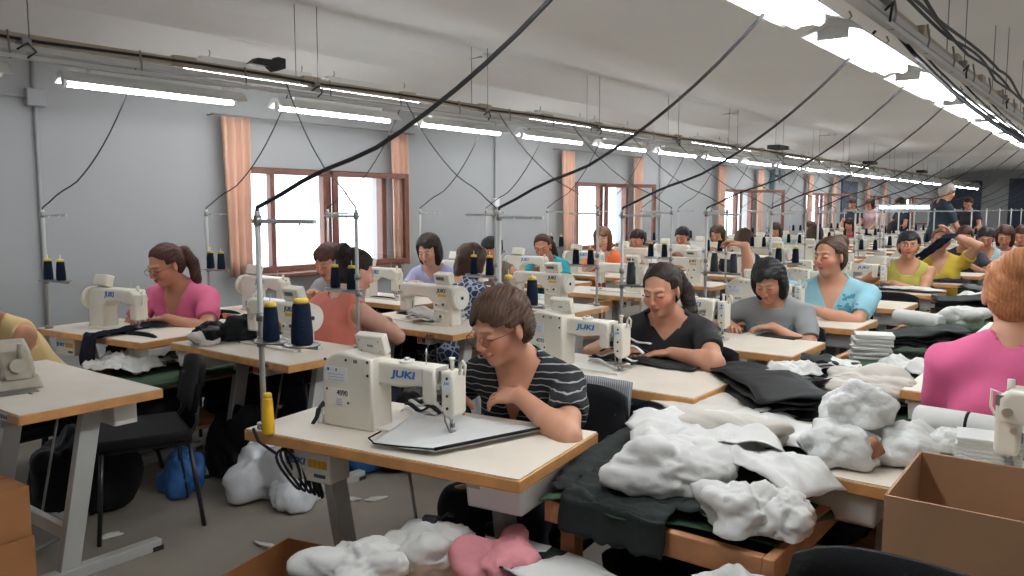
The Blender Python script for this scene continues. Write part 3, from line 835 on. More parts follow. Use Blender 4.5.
# ---------------------------------------------------------------- the hall
HX0, HX1, HY0, HY1, HZ = -6.5, 6.0, -3.0, 37.0, 3.05
FLOORM = mat('concrete_floor', (.29, .258, .215), .55, var=.22, vscale=1.3, bump=.05, bscale=30)
WALLM = mat('wall_paint', (.36, .365, .37), .8, var=.035, vscale=.8)
CEILM = mat('ceiling_paint', (.90, .885, .85), .85, var=.03, vscale=.5)
NAVYP = mat('navy_panel', (.03, .04, .075), .6)
BROWN = mat('brown_window_wood', (.17, .06, .035), .4, var=.2, vscale=8)
CURT = mat('peach_curtain', (.70, .43, .32), .85, var=.08, vscale=3)
RAILM = mat('white_trunking', (.58, .57, .54), .5)
RAILB = mat('beige_trunking', (.50, .42, .31), .55, var=.12, vscale=3)
def struct(o): return tag(o, kind='structure')
b = MB(); b.box(((HX0+HX1)/2, (HY0+HY1)/2, -.05), (HX1-HX0+.6, HY1-HY0+.6, .1), FLOORM); struct(b.build('floor'))
b = MB(); b.box(((HX0+HX1)/2, (HY0+HY1)/2, HZ+.05), (HX1-HX0+.6, HY1-HY0+.6, .1), CEILM); b.prism([(HX0-.1, 2.67), (HX0+.2, 2.79), (HX0+.6, 2.92), (HX0+1.05, 3.01), (HX0+1.5, HZ), (HX0+1.5, HZ+.03), (HX0-.1, HZ+.03)], CEILM, HY0, HY1, 0); struct(b.build('ceiling'))
WIN = [(4.28+5.28*k, 6.10+5.28*k) for k in range(-1, 6)]  # first opening lies out of view, included for the daylight it lets in
WZ0, WZ1 = .93, 1.93
b = MB(); y = HY0
for a, c in WIN:
    b.box((HX0-.12, (y+a)/2, HZ/2), (.24, a-y, HZ), WALLM)
    b.box((HX0-.12, (a+c)/2, WZ0/2), (.24, c-a, WZ0), WALLM); b.box((HX0-.12, (a+c)/2, (WZ1+HZ)/2), (.24, c-a, HZ-WZ1), WALLM); y = c
b.box((HX0-.12, (y+HY1)/2, HZ/2), (.24, HY1-y, HZ), WALLM); struct(b.build('wall_left'))
b = MB(); b.box((HX1+.1, (HY0+HY1)/2, HZ/2), (.2, HY1-HY0, HZ), WALLM); struct(b.build('wall_right'))
b = MB(); b.box(((HX0+HX1)/2, HY0-.1, HZ/2), (HX1-HX0+.4, .2, HZ), WALLM); struct(b.build('wall_front'))
b = MB(); b.box(((HX0+HX1)/2, HY1+.1, HZ/2), (HX1-HX0+.4, .2, HZ), WALLM)
b.box((-5.75, HY1-.03, 1.32), (1.45, .06, 2.64), NAVYP); b.box((-2.4, HY1-.03, 1.35), (3.4, .06, 2.7), NAVYP); b.box((1.5, HY1-.03, 1.35), (3.2, .06, 2.7), NAVYP); struct(b.build('wall_back'))
for k, yy in enumerate((24.5,)):
    b = MB(); b.box((0, yy, 2.98), (12.4, .35, .14), CEILM, bev=.01); struct(b.build('trim_1'))
b = MB(); b.box((HX0+.02, 23.75, 1.15), (.04, 1.5, 2.3), NAVYP, bev=.005); b.box((HX0+.045, 23.2, 1.05), (.02, .03, .14), STEEL); struct(b.build('door_1'))
# windows: frame, mullions, glass, an inward-opened sash
GL = bpy.data.materials.new('window_glass'); GL.use_nodes = True; nt = GL.node_tree; nt.nodes.clear()
o_ = nt.nodes.new('ShaderNodeOutputMaterial'); mx = nt.nodes.new('ShaderNodeMixShader'); tr_ = nt.nodes.new('ShaderNodeBsdfTransparent'); gs = nt.nodes.new('ShaderNodeBsdfGlossy'); gs.inputs['Roughness'].default_value = .02
mx.inputs['Fac'].default_value = .06; nt.links.new(tr_.outputs[0], mx.inputs[1]); nt.links.new(gs.outputs[0], mx.inputs[2]); nt.links.new(mx.outputs[0], o_.inputs[0])
def sash(w, h, parent, loc, rz):
    s = empty('window_sash', loc, rz); s.parent = parent
    f = MB(); t = .055
    f.box((0, t/2, h/2), (.05, t, h), BROWN, bev=.006); f.box((0, w-t/2, h/2), (.05, t, h), BROWN, bev=.006)
    f.box((0, w/2, t/2), (.05, w-2*t, t), BROWN, bev=.006); f.box((0, w/2, h-t/2), (.05, w-2*t, t), BROWN, bev=.006); f.build('sash_frame', s)
    g = MB(); g.box((0, w/2, h/2), (.006, w-2*t, h-2*t), GL); g.build('pane', s)
    return s
for k, (a, c) in enumerate(WIN):
    r = empty('window_%d' % (k+1), (HX0-.06, a, WZ0)); struct(r); W_ = c-a; Hh_ = WZ1-WZ0
    f = MB(); t = .06
    f.box((0, t/2, Hh_/2), (.09, t, Hh_), BROWN, bev=.005); f.box((0, W_-t/2, Hh_/2), (.09, t, Hh_), BROWN, bev=.005)
    f.box((0, W_/2, t/2), (.09, W_-2*t, t), BROWN, bev=.005); f.box((0, W_/2, Hh_-t/2), (.09, W_-2*t, t), BROWN, bev=.005)
    f.box((0, .37, Hh_/2), (.07, .05, Hh_-2*t), BROWN, bev=.005); f.box((0, 1.02, Hh_/2), (.08, .10, Hh_-2*t), BROWN, bev=.005)
    f.build('window_frame', r)
    s = MB(); s.box((.10, W_/2, -.02), (.20, W_+.14, .035), BROWN, bev=.006); s.build('window_sill', r)
    g = MB(); g.box((0, .20, Hh_/2), (.006, .30, Hh_-2*t), GL); g.box((0, .69, Hh_/2), (.006, .58, Hh_-2*t), GL); g.build('pane', r)
    sash(.92, Hh_-.03, r, (.07, 1.06, .02), (-.16, -.5, -.9, -.7, -.3, -.6, -.4)[(k+6) % 7] if k != 1 else -.18)
# curtains and their rods
for k, (a, c) in enumerate(WIN):
    if k > 0 and k < 6:
        for j, (y0, y1) in enumerate(((a-.24, a+.03), (c-.04, c+.20))):
            b = MB(); b.grid(26, 8, lambda u, v, y0=y0, y1=y1, k=k, j=j: Vector((HX0+.115+.028*math.sin(u*21+.6*math.sin(v*3+k))+.008*math.sin(u*47+j), y0+(y1-y0)*(.5+(u-.5)*(1-.16*(1-v)*(1-j)))+.012*(1-v), .93+v*1.42)), CURT, thick=.004)
            n_ = ('first', 'second', 'third', 'fourth', 'fifth')[k-1]
            tag(b.build('curtain'), 'peach curtain on the %s side of the %s window from the camera' % ('near' if j == 0 else 'far', n_), 'curtain')
        b = MB(); b.tube([(HX0+.12, a-.34, 2.365), (HX0+.12, c+.32, 2.365)], .008, DSTEEL, 8)
        for yy in (a-.3, c+.28): b.cyl((HX0, yy, 2.365), (HX0+.12, yy, 2.365), .007, DSTEEL, seg=6)
        tag(b.build('curtain_rod'), 'thin grey curtain rod above the %s window from the camera' % n_, 'curtain rod')
# wall conduits
GREYC = mat('grey_conduit', (.33, .34, .35), .5)
b = MB(); b.tube([(HX0+.02, 2.57, .02), (HX0+.02, 2.57, 2.70)], .014, GREYC, 8); b.tube([(HX0+.02, 2.57, 2.36), (HX0+.02, -2.9, 2.36)], .010, GREYC, 8); b.box((HX0+.03, 2.57, 2.36), (.06, .13, .13), GREYC, bev=.01)
tag(b.build('conduit_pipe'), 'grey conduit with square junction box on the wall at far left', 'pipe')
b = MB(); b.tube([(HX0+.02, 7.95, .5), (HX0+.02, 7.95, 2.70)], .012, GREYC, 8); b.box((HX0+.03, 7.95, 1.62), (.05, .09, .11), WPLA, bev=.008); b.box((HX0+.03, 7.95, 1.45), (.04, .06, .09), mat('tan_socket', (.5, .4, .25), .5), bev=.008)
tag(b.build('conduit_pipe'), 'grey conduit with small socket boxes between first and second windows', 'pipe')
b = MB(); b.tube([(HX0+.02, 12.4, .5), (HX0+.02, 12.4, 2.70)], .012, GREYC, 8); tag(b.build('conduit_pipe'), 'thin grey conduit on the wall before the third window', 'pipe')
TEALF = mat('teal_grey_metal', (.10, .17, .18), .5)
b = empty('wall_fan', (HX0+.12, 17.6, 2.15), 0, 'dark teal wall fan high between the third and fourth windows', 'fan')
q = MB(); q.box((-.05, 0, 0), (.10, .08, .5), TEALF, bev=.01); q.cyl((0, 0, .1), (.10, 0, .1), .03, TEALF, seg=10); q.build('bracket', b)
q = MB()
for j in range(3):
    rr = .20-.055*j; q.tube([(.14+.02*j, rr*math.cos(t), .1+rr*math.sin(t)) for t in [i*PI/10 for i in range(20)]], .005, TEALF, 5, closed=True)
for i in range(10): t = i*PI/5; q.tube([(.10, 0, .1), (.16, .14*math.cos(t), .1+.14*math.sin(t)), (.14, .2*math.cos(t), .1+.2*math.sin(t))], .003, TEALF, 4)
q.build('guard', b)
q = MB(); [q.box((.11, .08*math.cos(i*PI/1.5), .1+.08*math.sin(i*PI/1.5)), (.012, .13, .07), DGREY, rot=(i*PI/1.5, 0, 0)) for i in range(3)]; q.build('blade', b)
q = MB(); q.tube([(-.02, 0, -.25), (-.05, .03, -.5), (-.08, 0, -1.2)], .012, TEALF, 6); q.build('power_cord', b)

# ---------------------------------------------------------------- suspended light rows
ORD = ['nearest', 'second', 'third', 'fourth', 'fifth', 'sixth', 'seventh', 'eighth', 'ninth', 'tenth']
TUBE = mat('tube_light', (1, 1, 1), .3, emit=((.93, .97, 1.), 34.))
REFL = mat('white_reflector', (.80, .80, .78), .35)
def fixture(L=1.22, wide=.10, two=False):
    r = empty('ceiling_light', cat='ceiling light')
    m = MB(); m.prism([(-.028, .05), (.028, .05), (wide, -.012), (wide-.004, -.016), (.02, .018), (-.02, .018), (-wide+.004, -.016), (-wide, -.012)], REFL, 0, L+.10); m.box((0, (L+.1)/2, .06), (.05, L*.8, .03), REFL, bev=.006); m.build('reflector', r)
    for tx in ((-.045, .045) if two else (0,)):
        t = MB(); t.cyl((tx, .04, -.022), (tx, L+.03, -.022), .0165 if not two else .02, TUBE, seg=12); t.build('tube', r)
    for y in (.025, L+.045): e = MB(); e.box((0, y, -.005), (.035 if not two else .13, .025, .06), WPLA, bev=.005); e.build('end_socket', r)
    h = MB()
    for y in (.25, L-.15): h.tube([(0, y, .07), (0, y, .09), (.012, y, .10), (.0, y, .125)], .004, DSTEEL, 5)
    h.build('hook', r)
    return r
fx0 = fixture(1.10, .085); fx0.location = (-5.03, .64, 2.30)
KMAP = {}
for c in bpy.data.objects:
    if c.parent is not None: KMAP.setdefault(c.parent.name, []).append(c)
n = 0
for i in range(24):
    o = fx0 if i == 0 else copy_tree(fx0, None, KMAP)
    place(o, (-5.03, .66+1.48*i, 2.30)); k = i-1
    if 0 <= k < 10: o['label'] = '%s fluorescent light from the camera under the window-side rail' % ORD[k]
    else: tag(o, 'fluorescent light in the far dense part of the window-side row', group='fluorescent lights far down the window-side row')
    if i == 0: o['label'] = 'fluorescent light off the left edge above the front table'; o['group'] = 'fluorescent light beyond the left edge'
fxr = fixture(1.08, .13, True)
for c in bpy.data.objects:
    if c.parent == fxr: KMAP.setdefault(fxr.name, []).append(c)
for i in range(22):
    o = copy_tree(fxr, None, KMAP) if i else fxr; place(o, (-1.09, .78+1.42*i, 2.31)); k = i-1
    if i == 0: del_ = None
    if 0 <= k < 7: tag(o, '%s bright fluorescent light along the right-hand rail' % ORD[k], group='fluorescent lights of the right-hand row')
    else: tag(o, 'fluorescent light at the far end of the right-hand row', group='fluorescent lights far down the right-hand row')
fx_fill = fixture(1.22, .031)  # added row out of view, fill light on people facing the camera
for c in bpy.data.objects:
    if c.parent == fx_fill: KMAP.setdefault(fx_fill.name, []).append(c)
for i in range(24):
    o = copy_tree(fx_fill, None, KMAP) if i else fx_fill; place(o, (3.0, -2.3+1.5*i, 2.30)); tag(o, 'added fluorescent fill light, out of view over the right-hand half of the hall', group='added fill lights, out of view over the right-hand half')
fx2 = fixture(1.22, .031); fx2.location = (-5.42, 1.9, 2.57)
K2 = {}
for c in bpy.data.objects:
    if c.parent is not None: K2.setdefault(c.parent.name, []).append(c)
for i in range(10):
    o = fx2 if i == 0 else copy_tree(fx2, None, K2)
    place(o, (-5.42, (3.4 if i % 2 == 0 else 4.55)+4.1*(i//2)-.3, 2.57)); tag(o, 'upper fluorescent light half hidden behind the window-side rail, %s of its line' % ORD[i], group='upper fluorescent lights behind the window-side rail')
# trunking rails with hangers
def rail(x, label, cables, y1=36.0):
    r = empty('cable_trunking', (x, 0, 0), 0, label, 'cable trunking')
    q = MB(); q.box((-.06, (HY0+y1)/2, 2.50), (.07, y1-HY0-.1, .05), RAILB, bev=.004)
    for yy in [2.9+1.02*k for k in range(30)]: q.box((-.02, yy, 2.50), (.05, .16, .07), RAILB, bev=.008)
    q.build('upper_channel', r)
    q = MB(); q.box((0, (HY0+y1)/2, 2.435), (.055, y1-HY0-.1, .035), RAILM, bev=.004); q.box((.02, (HY0+y1)/2, 2.385), (.04, y1-HY0-.1, .025), RAILM, bev=.003); q.build('lower_channel', r)
    q = MB(); q.tube([(.03, 0, 2.52), (.045, 0, 2.44), (.03, .01, 2.37), (.0, 0, 2.38)], .006, DSTEEL, 5); o = q.build('cable_hook', r, loc=(0, 1.1, 0))
    for k in range(1, 44): c = o.copy(); COL.objects.link(c); c.location.y = 1.1+.74*k
    q = MB(); q.box((0, 0, 2.47), (.10, .05, .04), DSTEEL, bev=.003); q.tube([(.04, -.05, 2.42), (.06, 0, 2.46), (.04, .05, 2.42), (.05, 0, 2.38)], .006, BLACKP, 5); o = q.build('hanger_bracket', r, loc=(0, 1.93, 0))
    for k in range(1, 17): c = o.copy(); COL.objects.link(c); c.location.y = 1.93+2.0*k
    for k in range(17):
        for dx, dy in ((-.05, -.12), (.03, .02)):
            w = MB(); w.cyl((dx, 1.93+2.0*k+dy, 2.46), (dx, 1.93+2.0*k+dy, HZ), .0035, DSTEEL, seg=5); w.build('suspension_wire', r)
    for j, (dx, dz, am) in enumerate(cables):
        w = MB(); w.tube([(dx+am*math.sin(yy*1.9+j)*.7, yy, 2.50+dz+abs(am*math.sin(yy*1.57+j*2))) for yy in [-2.5+.25*k for k in range(150)]], .009, CABLE, 6); w.build('power_cable', r)
    return r
rail(-4.97, 'beige and white cable trunking hung above the window-side lights', [(.03, -.02, .015)])
rail(-.98, 'trunking with bundled black cables above the right-hand lights', [(.05, .04, .02), (.10, .03, .035), (.02, .06, .03)])
# ceiling detectors on thin conduits
for j, (x0, x1, yy, lab) in enumerate(((-6.2, -5.1, 6.15, 'thin ceiling conduit ending in a small detector near the first window'), (-6.45, -5.1, 12.2, 'thin ceiling conduit ending in a small detector near the second window'), (-6.45, -5.0, 17.0, 'thin ceiling conduit ending in a small detector near the third window'))):
    r = empty('smoke_detector', (x1, yy, HZ), 0, lab, 'smoke detector'); q = MB(); q.tube([(0, 0, -.02), (x0-x1, 0, -.02)], .011, GREYC, 6); q.build('conduit', r); q = MB(); q.lathe([(.03, -.05), (.06, -.03), (.06, -.001)], WPLA, seg=16); q.build('sensor', r)
b = MB(); b.prism([(-.16, 0), (-.10, .045), (.06, .05), (.07, .075), (.13, .07), (.13, 0), (.05, -.03), (.0, .0)], BLACKP, -.04, .04, .006, plane='xz', M=Matrix.Rotation(PI/2, 4, 'Z')); tag(b.build('socket_block', loc=(-5.0, 3.55, 2.56)), 'black socket block sitting on top of the window-side trunking', 'socket')
for yy, lab in ((13.6, 'black socket block on the window-side trunking before the third window'), (19.5, 'black socket block far down the window-side trunking'), (25, 'black socket block at the far end of the window-side trunking')):
    b = MB(); b.box((0, 0, 0), (.22, .45, .07), BLACKP, bev=.02); tag(b.build('socket_block', loc=(-4.9, yy, 2.57)), lab, 'socket')

# ---------------------------------------------------------------- camera, daylight, view
cam = bpy.data.cameras.new('camera'); co = bpy.data.objects.new('camera', cam); COL.objects.link(co)
cam.sensor_width = 36; cam.lens = 800/1024*36; co.location = (0, 0, 1.55)
P_ = math.atan(80/800); Y_ = math.atan(.785*math.cos(P_)); co.rotation_euler = (PI/2-P_, 0, Y_); cam.clip_start = .05; cam.clip_end = 200
bpy.context.scene.camera = co
w = bpy.data.worlds.new('sky'); bpy.context.scene.world = w; w.use_nodes = True
bg = w.node_tree.nodes['Background']; bg.inputs[0].default_value = (.80, .90, 1., 1); bg.inputs[1].default_value = 4.5
sc_ = bpy.context.scene; sc_.view_settings.view_transform = 'Standard'; sc_.view_settings.look = 'None'; sc_.view_settings.gamma = 1; sc_.view_settings.exposure = .32
sc_.view_settings.use_curve_mapping = False
sc_.cycles.max_bounces = 8; sc_.cycles.diffuse_bounces = 4; sc_.cycles.use_light_tree = True; sc_.cycles.sample_clamp_indirect = 6
sc_.cycles.transparent_max_bounces = 12
# ---------------------------------------------------------------- workstations
AY = [1.95, 3.25, 4.42, 5.60, 6.88, 8.12, 9.40, 10.65, 11.9, 13.2, 14.5, 15.8, 17.1, 18.4, 19.7, 21.0, 22.3, 23.6]
BY = [1.44, 2.66, 3.86, 5.12, 6.38, 7.62, 8.86, 10.1, 11.35, 12.6, 13.85, 15.1, 16.35, 17.6, 18.85, 20.1, 21.4, 22.7]
CY = [2.48, 3.58, 4.72, 5.85, 6.85, 7.98, 9.10, 10.25, 11.4, 12.6, 13.85, 15.1, 16.35, 17.6, 18.85, 20.1, 21.4]
DY = [2.62, 3.95, 4.75, 5.95, 7.2]
OWN = {('A', 0): 'the woman in the striped top', ('A', 1): 'the woman in the black T-shirt', ('A', 2): 'the woman in the grey T-shirt', ('A', 3): 'the reaching woman in light blue',
       ('A', 4): 'the empty chair behind the reaching woman', ('A', 5): 'the person in the olive vest', ('A', 6): 'the woman in yellow holding dark cloth', ('A', 7): 'the dark T-shirt behind the yellow top',
       ('B', 0): 'the cartons at far left', ('B', 1): 'the empty black chair', ('B', 2): 'the woman in the coral vest', ('B', 3): 'the woman in the blue patterned blouse', ('B', 4): 'the gap opposite the teal T-shirt', ('B', 5): 'the gap opposite the orange T-shirt',
       ('C', 0): 'the pink-shirted woman at the wall', ('C', 1): 'the grey shirt at the first window', ('C', 2): 'the woman in the lavender top', ('C', 3): 'the person in the khaki vest', ('C', 4): 'the woman in teal', ('C', 5): 'the woman in the orange T-shirt', ('C', 6): 'the white shirt right of the orange one',
       ('D', 0): 'the big open cardboard box', ('D', 1): 'the pink-shirted back at right', ('D', 2): 'the bench, second past the pink-shirted back', ('D', 3): 'the bench, third past the pink-shirted back'}
ROW = {'A': 'middle', 'B': 'inner', 'C': 'window-side', 'D': 'right-hand'}
def lab(what, key, k, rel='of'):
    if (key, k) in OWN: return '%s %s %s' % (what, rel, OWN[(key, k)]), None
    return '%s far down the %s row' % (what, ROW[key]), what+'s far down the '+ROW[key]+' row'
PA = machine('rear'); PB = machine('front'); LA = machine('rear', lod=1); LB = machine('front', lod=1)
T0 = table(); T1 = table(lod=1); S0 = stand(); S1 = stand(lod=1)
CN = {'navy': cone(), 'black': cone(BLKT, BLKT), 'tan': cone(TANT, YCAP), 'big': cone(NAVYT, YCAP, .135, .036), 'low': cone(NAVYT, YCAP, .10, .025, lod=1)}
KK = {}
for c in bpy.data.objects:
    if c.parent is not None: KK.setdefault(c.parent.name, []).append(c)
TBL = {}
used = set()
for c in bpy.data.objects:
    if c.parent == PA: c.scale = (.73, .84, .84); c.location = c.location*.84
LA.data.transform(Matrix.Diagonal((.73, .84, .84, 1)))
def inst(proto, loc, rz=0., label=None, cat=None, group=None):
    if proto.name in used: o = copy_tree(proto, None, KK)
    else: used.add(proto.name); o = proto
    o.location = loc; o.rotation_euler = (0, 0, rz)
    for k_, v_ in (('label', label), ('category', cat), ('group', group)):
        if v_: o[k_] = v_
        elif k_ in o.keys(): del o[k_]
    return o
ZT = .78
def rot2(x, y, a): return (x*math.cos(a)-y*math.sin(a), x*math.sin(a)+y*math.cos(a))
def cable(p0, p1, label, sag=.25, r=.006, group=None, lead=.08, kink=0., cat='cable'):
    p0, p1 = Vector(p0), Vector(p1); pts = [p0, p0+Vector((0, 0, .012))]
    for i in range(1, 15):
        t = i/14; q = p0.lerp(p1, t); q.z = p0.z+(p1.z-p0.z)*((1-sag)*t+sag*t**2.6)+lead*math.sin(PI*min(1, t*3))*.35
        pts.append(q+Vector((0, kink*math.sin(t*PI), 0)))
    b = MB(); b.tube(pts, r, CABLE, 6); tag(b.build('cable'), label, cat, group)
def station(key, k, x, y, rz, dz=0.):
    near = k < 6
    l, g = lab('white-topped machine table with wooden edge', key, k, 'by')
    if key == 'A': tx, ty, ta = x, y, rz
    else: tx, ty, ta = x, y, rz
    TBL[key, k] = inst(T0 if near else T1, (tx, ty, 0), ta, l, 'table', g)
    kind = 'rear' if key == 'A' else 'front'
    mx_, my_ = rot2(({0: .0, 3: .05}.get(k, .095)) if key == 'A' else .02, .02, rz)
    l, g = lab('white industrial sewing machine', key, k, 'by')
    if (key, k) != ('B', 0): inst((PA if kind == 'rear' else PB) if near else (LA if kind == 'rear' else LB), (x+mx_, y+my_, ZT), rz, l, 'sewing machine', g)
    # stand: at the corner away from the operator, to the operator's right
    if (key, k) in (('B', 0),): return
    sx, sy = rot2(.46 if key != 'A' else .495, .245, rz)
    l, g = lab('grey thread stand with crossbar', key, k, 'by')
    hh_ = {0: .76, 1: .75, 2: .74}.get(k, .74)
    tz = {('A', 0): .30, ('A', 1): .34, ('B', 1): .42, ('B', 2): .40, ('C', 0): .31, ('C', 1): .34, ('C', 2): .40}.get((key, k), .36)
    stand_z = (S0 if near else S1)
    so = inst(stand_z, (x+sx, y+sy, ZT), rz+PI, l, 'thread stand', g)
    # cones
    for j, cx in enumerate((.08, .22)):
        dx, dy = rot2(cx, -.03, rz+PI)
        kind_ = 'navy'
        if key == 'A': kind_ = {(0, 0): 'navy', (0, 1): 'big', (1, 0): 'tan', (2, 0): 'black', (2, 1): 'black', (3, 0): 'black', (3, 1): 'black'}.get((k, j), 'navy')
        if k >= 6: kind_ = 'low'
        side = 'first' if j == 0 else 'second'
        l, g = lab('%s thread cone, %s the pole' % ({'navy': 'navy', 'big': 'large navy', 'tan': 'taupe', 'black': 'black', 'low': 'dark'}[kind_], 'nearer' if j == 0 else 'farther from'), key, k, 'by')
        inst(CN[kind_], (x+sx+dx, y+sy+dy, ZT+.323), rnd.random()*6, l, 'thread cone', g)
    top = (x+sx, y+sy, ZT+.76)
    own = OWN.get((key, k))
    if key == 'A':
        cable(top, (-1.08, y+sy+(.12 if k else .35), 2.42), ('cable rising rightwards from the stand by '+own) if own else 'black cable rising to the right-hand rail from far stands', .45, .0075 if k < 3 else .006, None if own else 'cables to the right-hand rail from far stands')
    elif key == 'B':
        cable(top, (-4.93, y+sy+.75, 2.45), ('thin cable rising from the stand by '+own) if own else 'thin cable up to the window-side rail from far inner stands', .35, .0045, None if own else 'cables to the window-side rail from far inner stands')
    elif key == 'C':
        cable(top, (-5.0, y+sy+.4, 2.42), ('thin cable rising from the stand by '+own) if own else 'thin cable up to the window-side rail from far wall-side stands', .55, .0045, None if own else 'cables to the window-side rail from far wall-side stands')
AX = lambda k: -1.93 if k < 8 else -1.9+.05*(k-8)
for k, y in enumerate(AY): station('A', k, AX(k), y, PI+(.155 if k == 0 else 0.))
for k, y in enumerate(BY): station('B', k, -3.80, y, .0 if k else .02)
for k, y in enumerate(CY): station('C', k, -5.05, y, PI+(.12 if k == 0 else 0))
for k, y in enumerate(DY):
    l, g = lab('white-topped machine table with wooden edge', 'D', k, 'by'); inst(T0, (-.21, y+.0, 0), 0, l if k < 4 else 'white-topped machine table with wooden edge farthest along the fabric bench on the right', 'table')
    if k < 4: l, g = lab('white industrial sewing machine', 'D', k, 'by')
    else: l = 'white industrial sewing machine on the farthest right-hand table'
    inst(PB, (-.09 if k == 0 else -.02, y+.02, ZT), 0, l, 'sewing machine')
# ---------------------------------------------------------------- people at work
def P(x, y, rz, label, hands=None, hd=None, hn=None, poles=None, **kw):
    if math.cos(rz) < 0 and not kw.pop('local', False):      # listed by side of the hall, wanted by side of the body
        hands, hd, hn, poles = [None if q is None else tuple(reversed(q)) for q in (hands, hd, hn, poles)]
        if kw.get('curls'): kw['curls'] = tuple(reversed(kw['curls']))
    kw.pop('local', None); kw['sc'] = kw.get('sc', .97)*(1.19 if kw.get('sit', True) else 1.08)
    a = -rz
    def loc(v): X, Y = rot2(v[0]-x, v[1]-y, a); return Vector((X, Y, v[2]))
    def dr(v): X, Y = rot2(v[0], v[1], a); return Vector((X, Y, v[2]))
    if hands: kw['hands'] = tuple(loc(v) for v in hands)
    if hd: kw['hand_d'] = tuple(dr(v) if v else None for v in hd)
    if hn: kw['hand_n'] = tuple(dr(v) if v else None for v in hn)
    if poles: kw['poles'] = tuple(dr(v) for v in poles)
    return person((x, y, 0), rz, label, **kw)
def tee(n, c, var=.06): return mat(n, c, .85, var=var, vscale=7, bump=.12, bscale=14)
NAVYTR = mat('navy_trousers', (.012, .016, .028), .9, bump=.15, bscale=25)
JEANS = mat('blue_jeans', (.05, .09, .16), .9, var=.2, vscale=20)
tan_ = (.47, .22, .13); pale = (.56, .32, .23); rosy = (.50, .245, .155)
F = 1.
# middle row (facing the camera side)
P(-1.85, 2.58, PI+.20, 'woman in black striped V-neck top and glasses, head bowed at the front machine', lean=.42, head=(-.40, -.34, .0),
  hands=((-2.05, 2.25, .84), (-1.72, 2.25, .875)), hd=((.6, -.7, -.1), (-1, .0, -.12)), hn=((0, 0, 1), (.0, -.45, .9)), poles=((-1, .1, -.6), (1., .5, -.12)), curls=((.3, .4, .3), (.22, .3, .25)),
  shirt=stripes('striped_top', (.010, .010, .012), (.26, .26, .27), 13, .085, .8, 'Z', 2.2), neck='v', sleeve=.62, hair='short', hairc='brown', glasses=True, trousers=NAVYTR, h=.0045*F, hh=.0038*F, tone=rosy, heavy=1.02, seed=1)
P(-1.91, 3.93, PI+.15, 'young woman in black T-shirt with dark ponytail looking down at her seam', lean=.42, head=(-.12, -.26, 0),
  hands=((-2.06, 3.60, .83), (-1.80, 3.60, .83)), hd=((.6, -.6, -.1), (-1, -.35, -.1)), poles=((-1, 0, -.5), (1, -.7, -.25)),
  shirt=tee('black_tshirt', (.012, .012, .014)), neck='scoop', sleeve=.6, hair='ponytail', hairc='darkbrown', trousers=JEANS, h=.005*F, hh=.0045*F, tone=rosy, sc=.95, hipz=.47, seed=2)
q = MB(); mm_ = mat('brown_print', (.20, .11, .09), .8)
q.poly([(-.12, 0, .25), (-.04, 0, .25), (-.085, 0, .38)], [(0, 1, 2)], mm_); q.poly([(.03, 0, .25), (.11, 0, .25), (.10, 0, .36)], [(0, 1, 2)], mm_); print_on('shirt_print', q, mm_)
P(-1.80, 5.12, PI+.12, 'woman in grey T-shirt with black bob bending over a small black panel', lean=.34, head=(-.05, -.45, .05),
  hands=((-2.02, 4.80, .83), (-1.72, 4.78, .83)), hd=((.6, -.6, -.15), (-1, -.3, -.1)), poles=((-1, 0, -.5), (1, .1, -.5)),
  shirt=tee('grey_tshirt', (.23, .235, .24)), neck='crew', sleeve=.7, hair='bob', hairc='black', trousers=JEANS, h=.006*F, hh=.005*F, tone=rosy, heavy=1.08, sc=.90, hipz=.455, seed=3)
q = MB(); q.mesh(text_mesh('SUNNY BACK', 0., .02), mat('teal_print', (.03, .22, .30), .7), text_M((-.01, 0, .385), .050, (-1, 0, 0), (0, 0, 1), .95)); print_on('shirt_lettering', q, None)
P(-1.72, 5.98, PI+.18, 'woman in light blue T-shirt stretching one arm out sideways', lean=.06, hipz=.40, head=(-.55, .0, .08),
  hands=((-2.28, 5.72, 1.27), (-1.75, 5.62, .85)), hd=((-1, -.1, .25), (-1, -.2, -.1)), hn=((0, .3, 1), None), poles=((0, .2, -1), (1, -.1, -.5)),
  shirt=tee('light_blue_tshirt', (.27, .52, .60)), neck='v', sleeve=.75, hair='bun', hairc='brown', trousers=JEANS, h=.007*F, hh=.006*F, tone=rosy, heavy=1.25, sc=1.03, seed=4)
q = MB(); mm_ = mat('floral_print', (.04, .22, .30), .7)
for i in range(26):
    a = rnd.random()*6.28; cx, cz, rr = (-.085 if i % 3 else -.01)+rnd.uniform(-.045, .045), (.40 if i % 3 else .33)+rnd.uniform(-.05, .05), rnd.uniform(.008, .018)
    q.poly([(cx+rr*math.cos(a+t)*(1 if j % 2 else .45), 0, cz+rr*math.sin(a+t)*(1 if j % 2 else .45)) for j, t in enumerate([k*PI/5 for k in range(10)])], [tuple(range(10))], mm_)
print_on('shirt_print', q, mm_)
P(-1.76, 8.55, PI+.2, 'person in sleeveless olive vest with short black hair facing the camera', lean=.15, head=(.05, .08, 0),
  hands=((-2.15, 8.25, .84), (-1.82, 8.20, .84)), hd=((-.2, -1, 0), (-1, -.3, 0)), poles=((-1, .2, -.6), (1, .2, -.5)),
  shirt=tee('olive_vest', (.40, .36, .07)), neck='tank', sleeve=.1, hair='short', hairc='black', trousers=NAVYTR, h=.008*F, tone=tan_, heavy=1.05, eyes_open=True, seed=5)
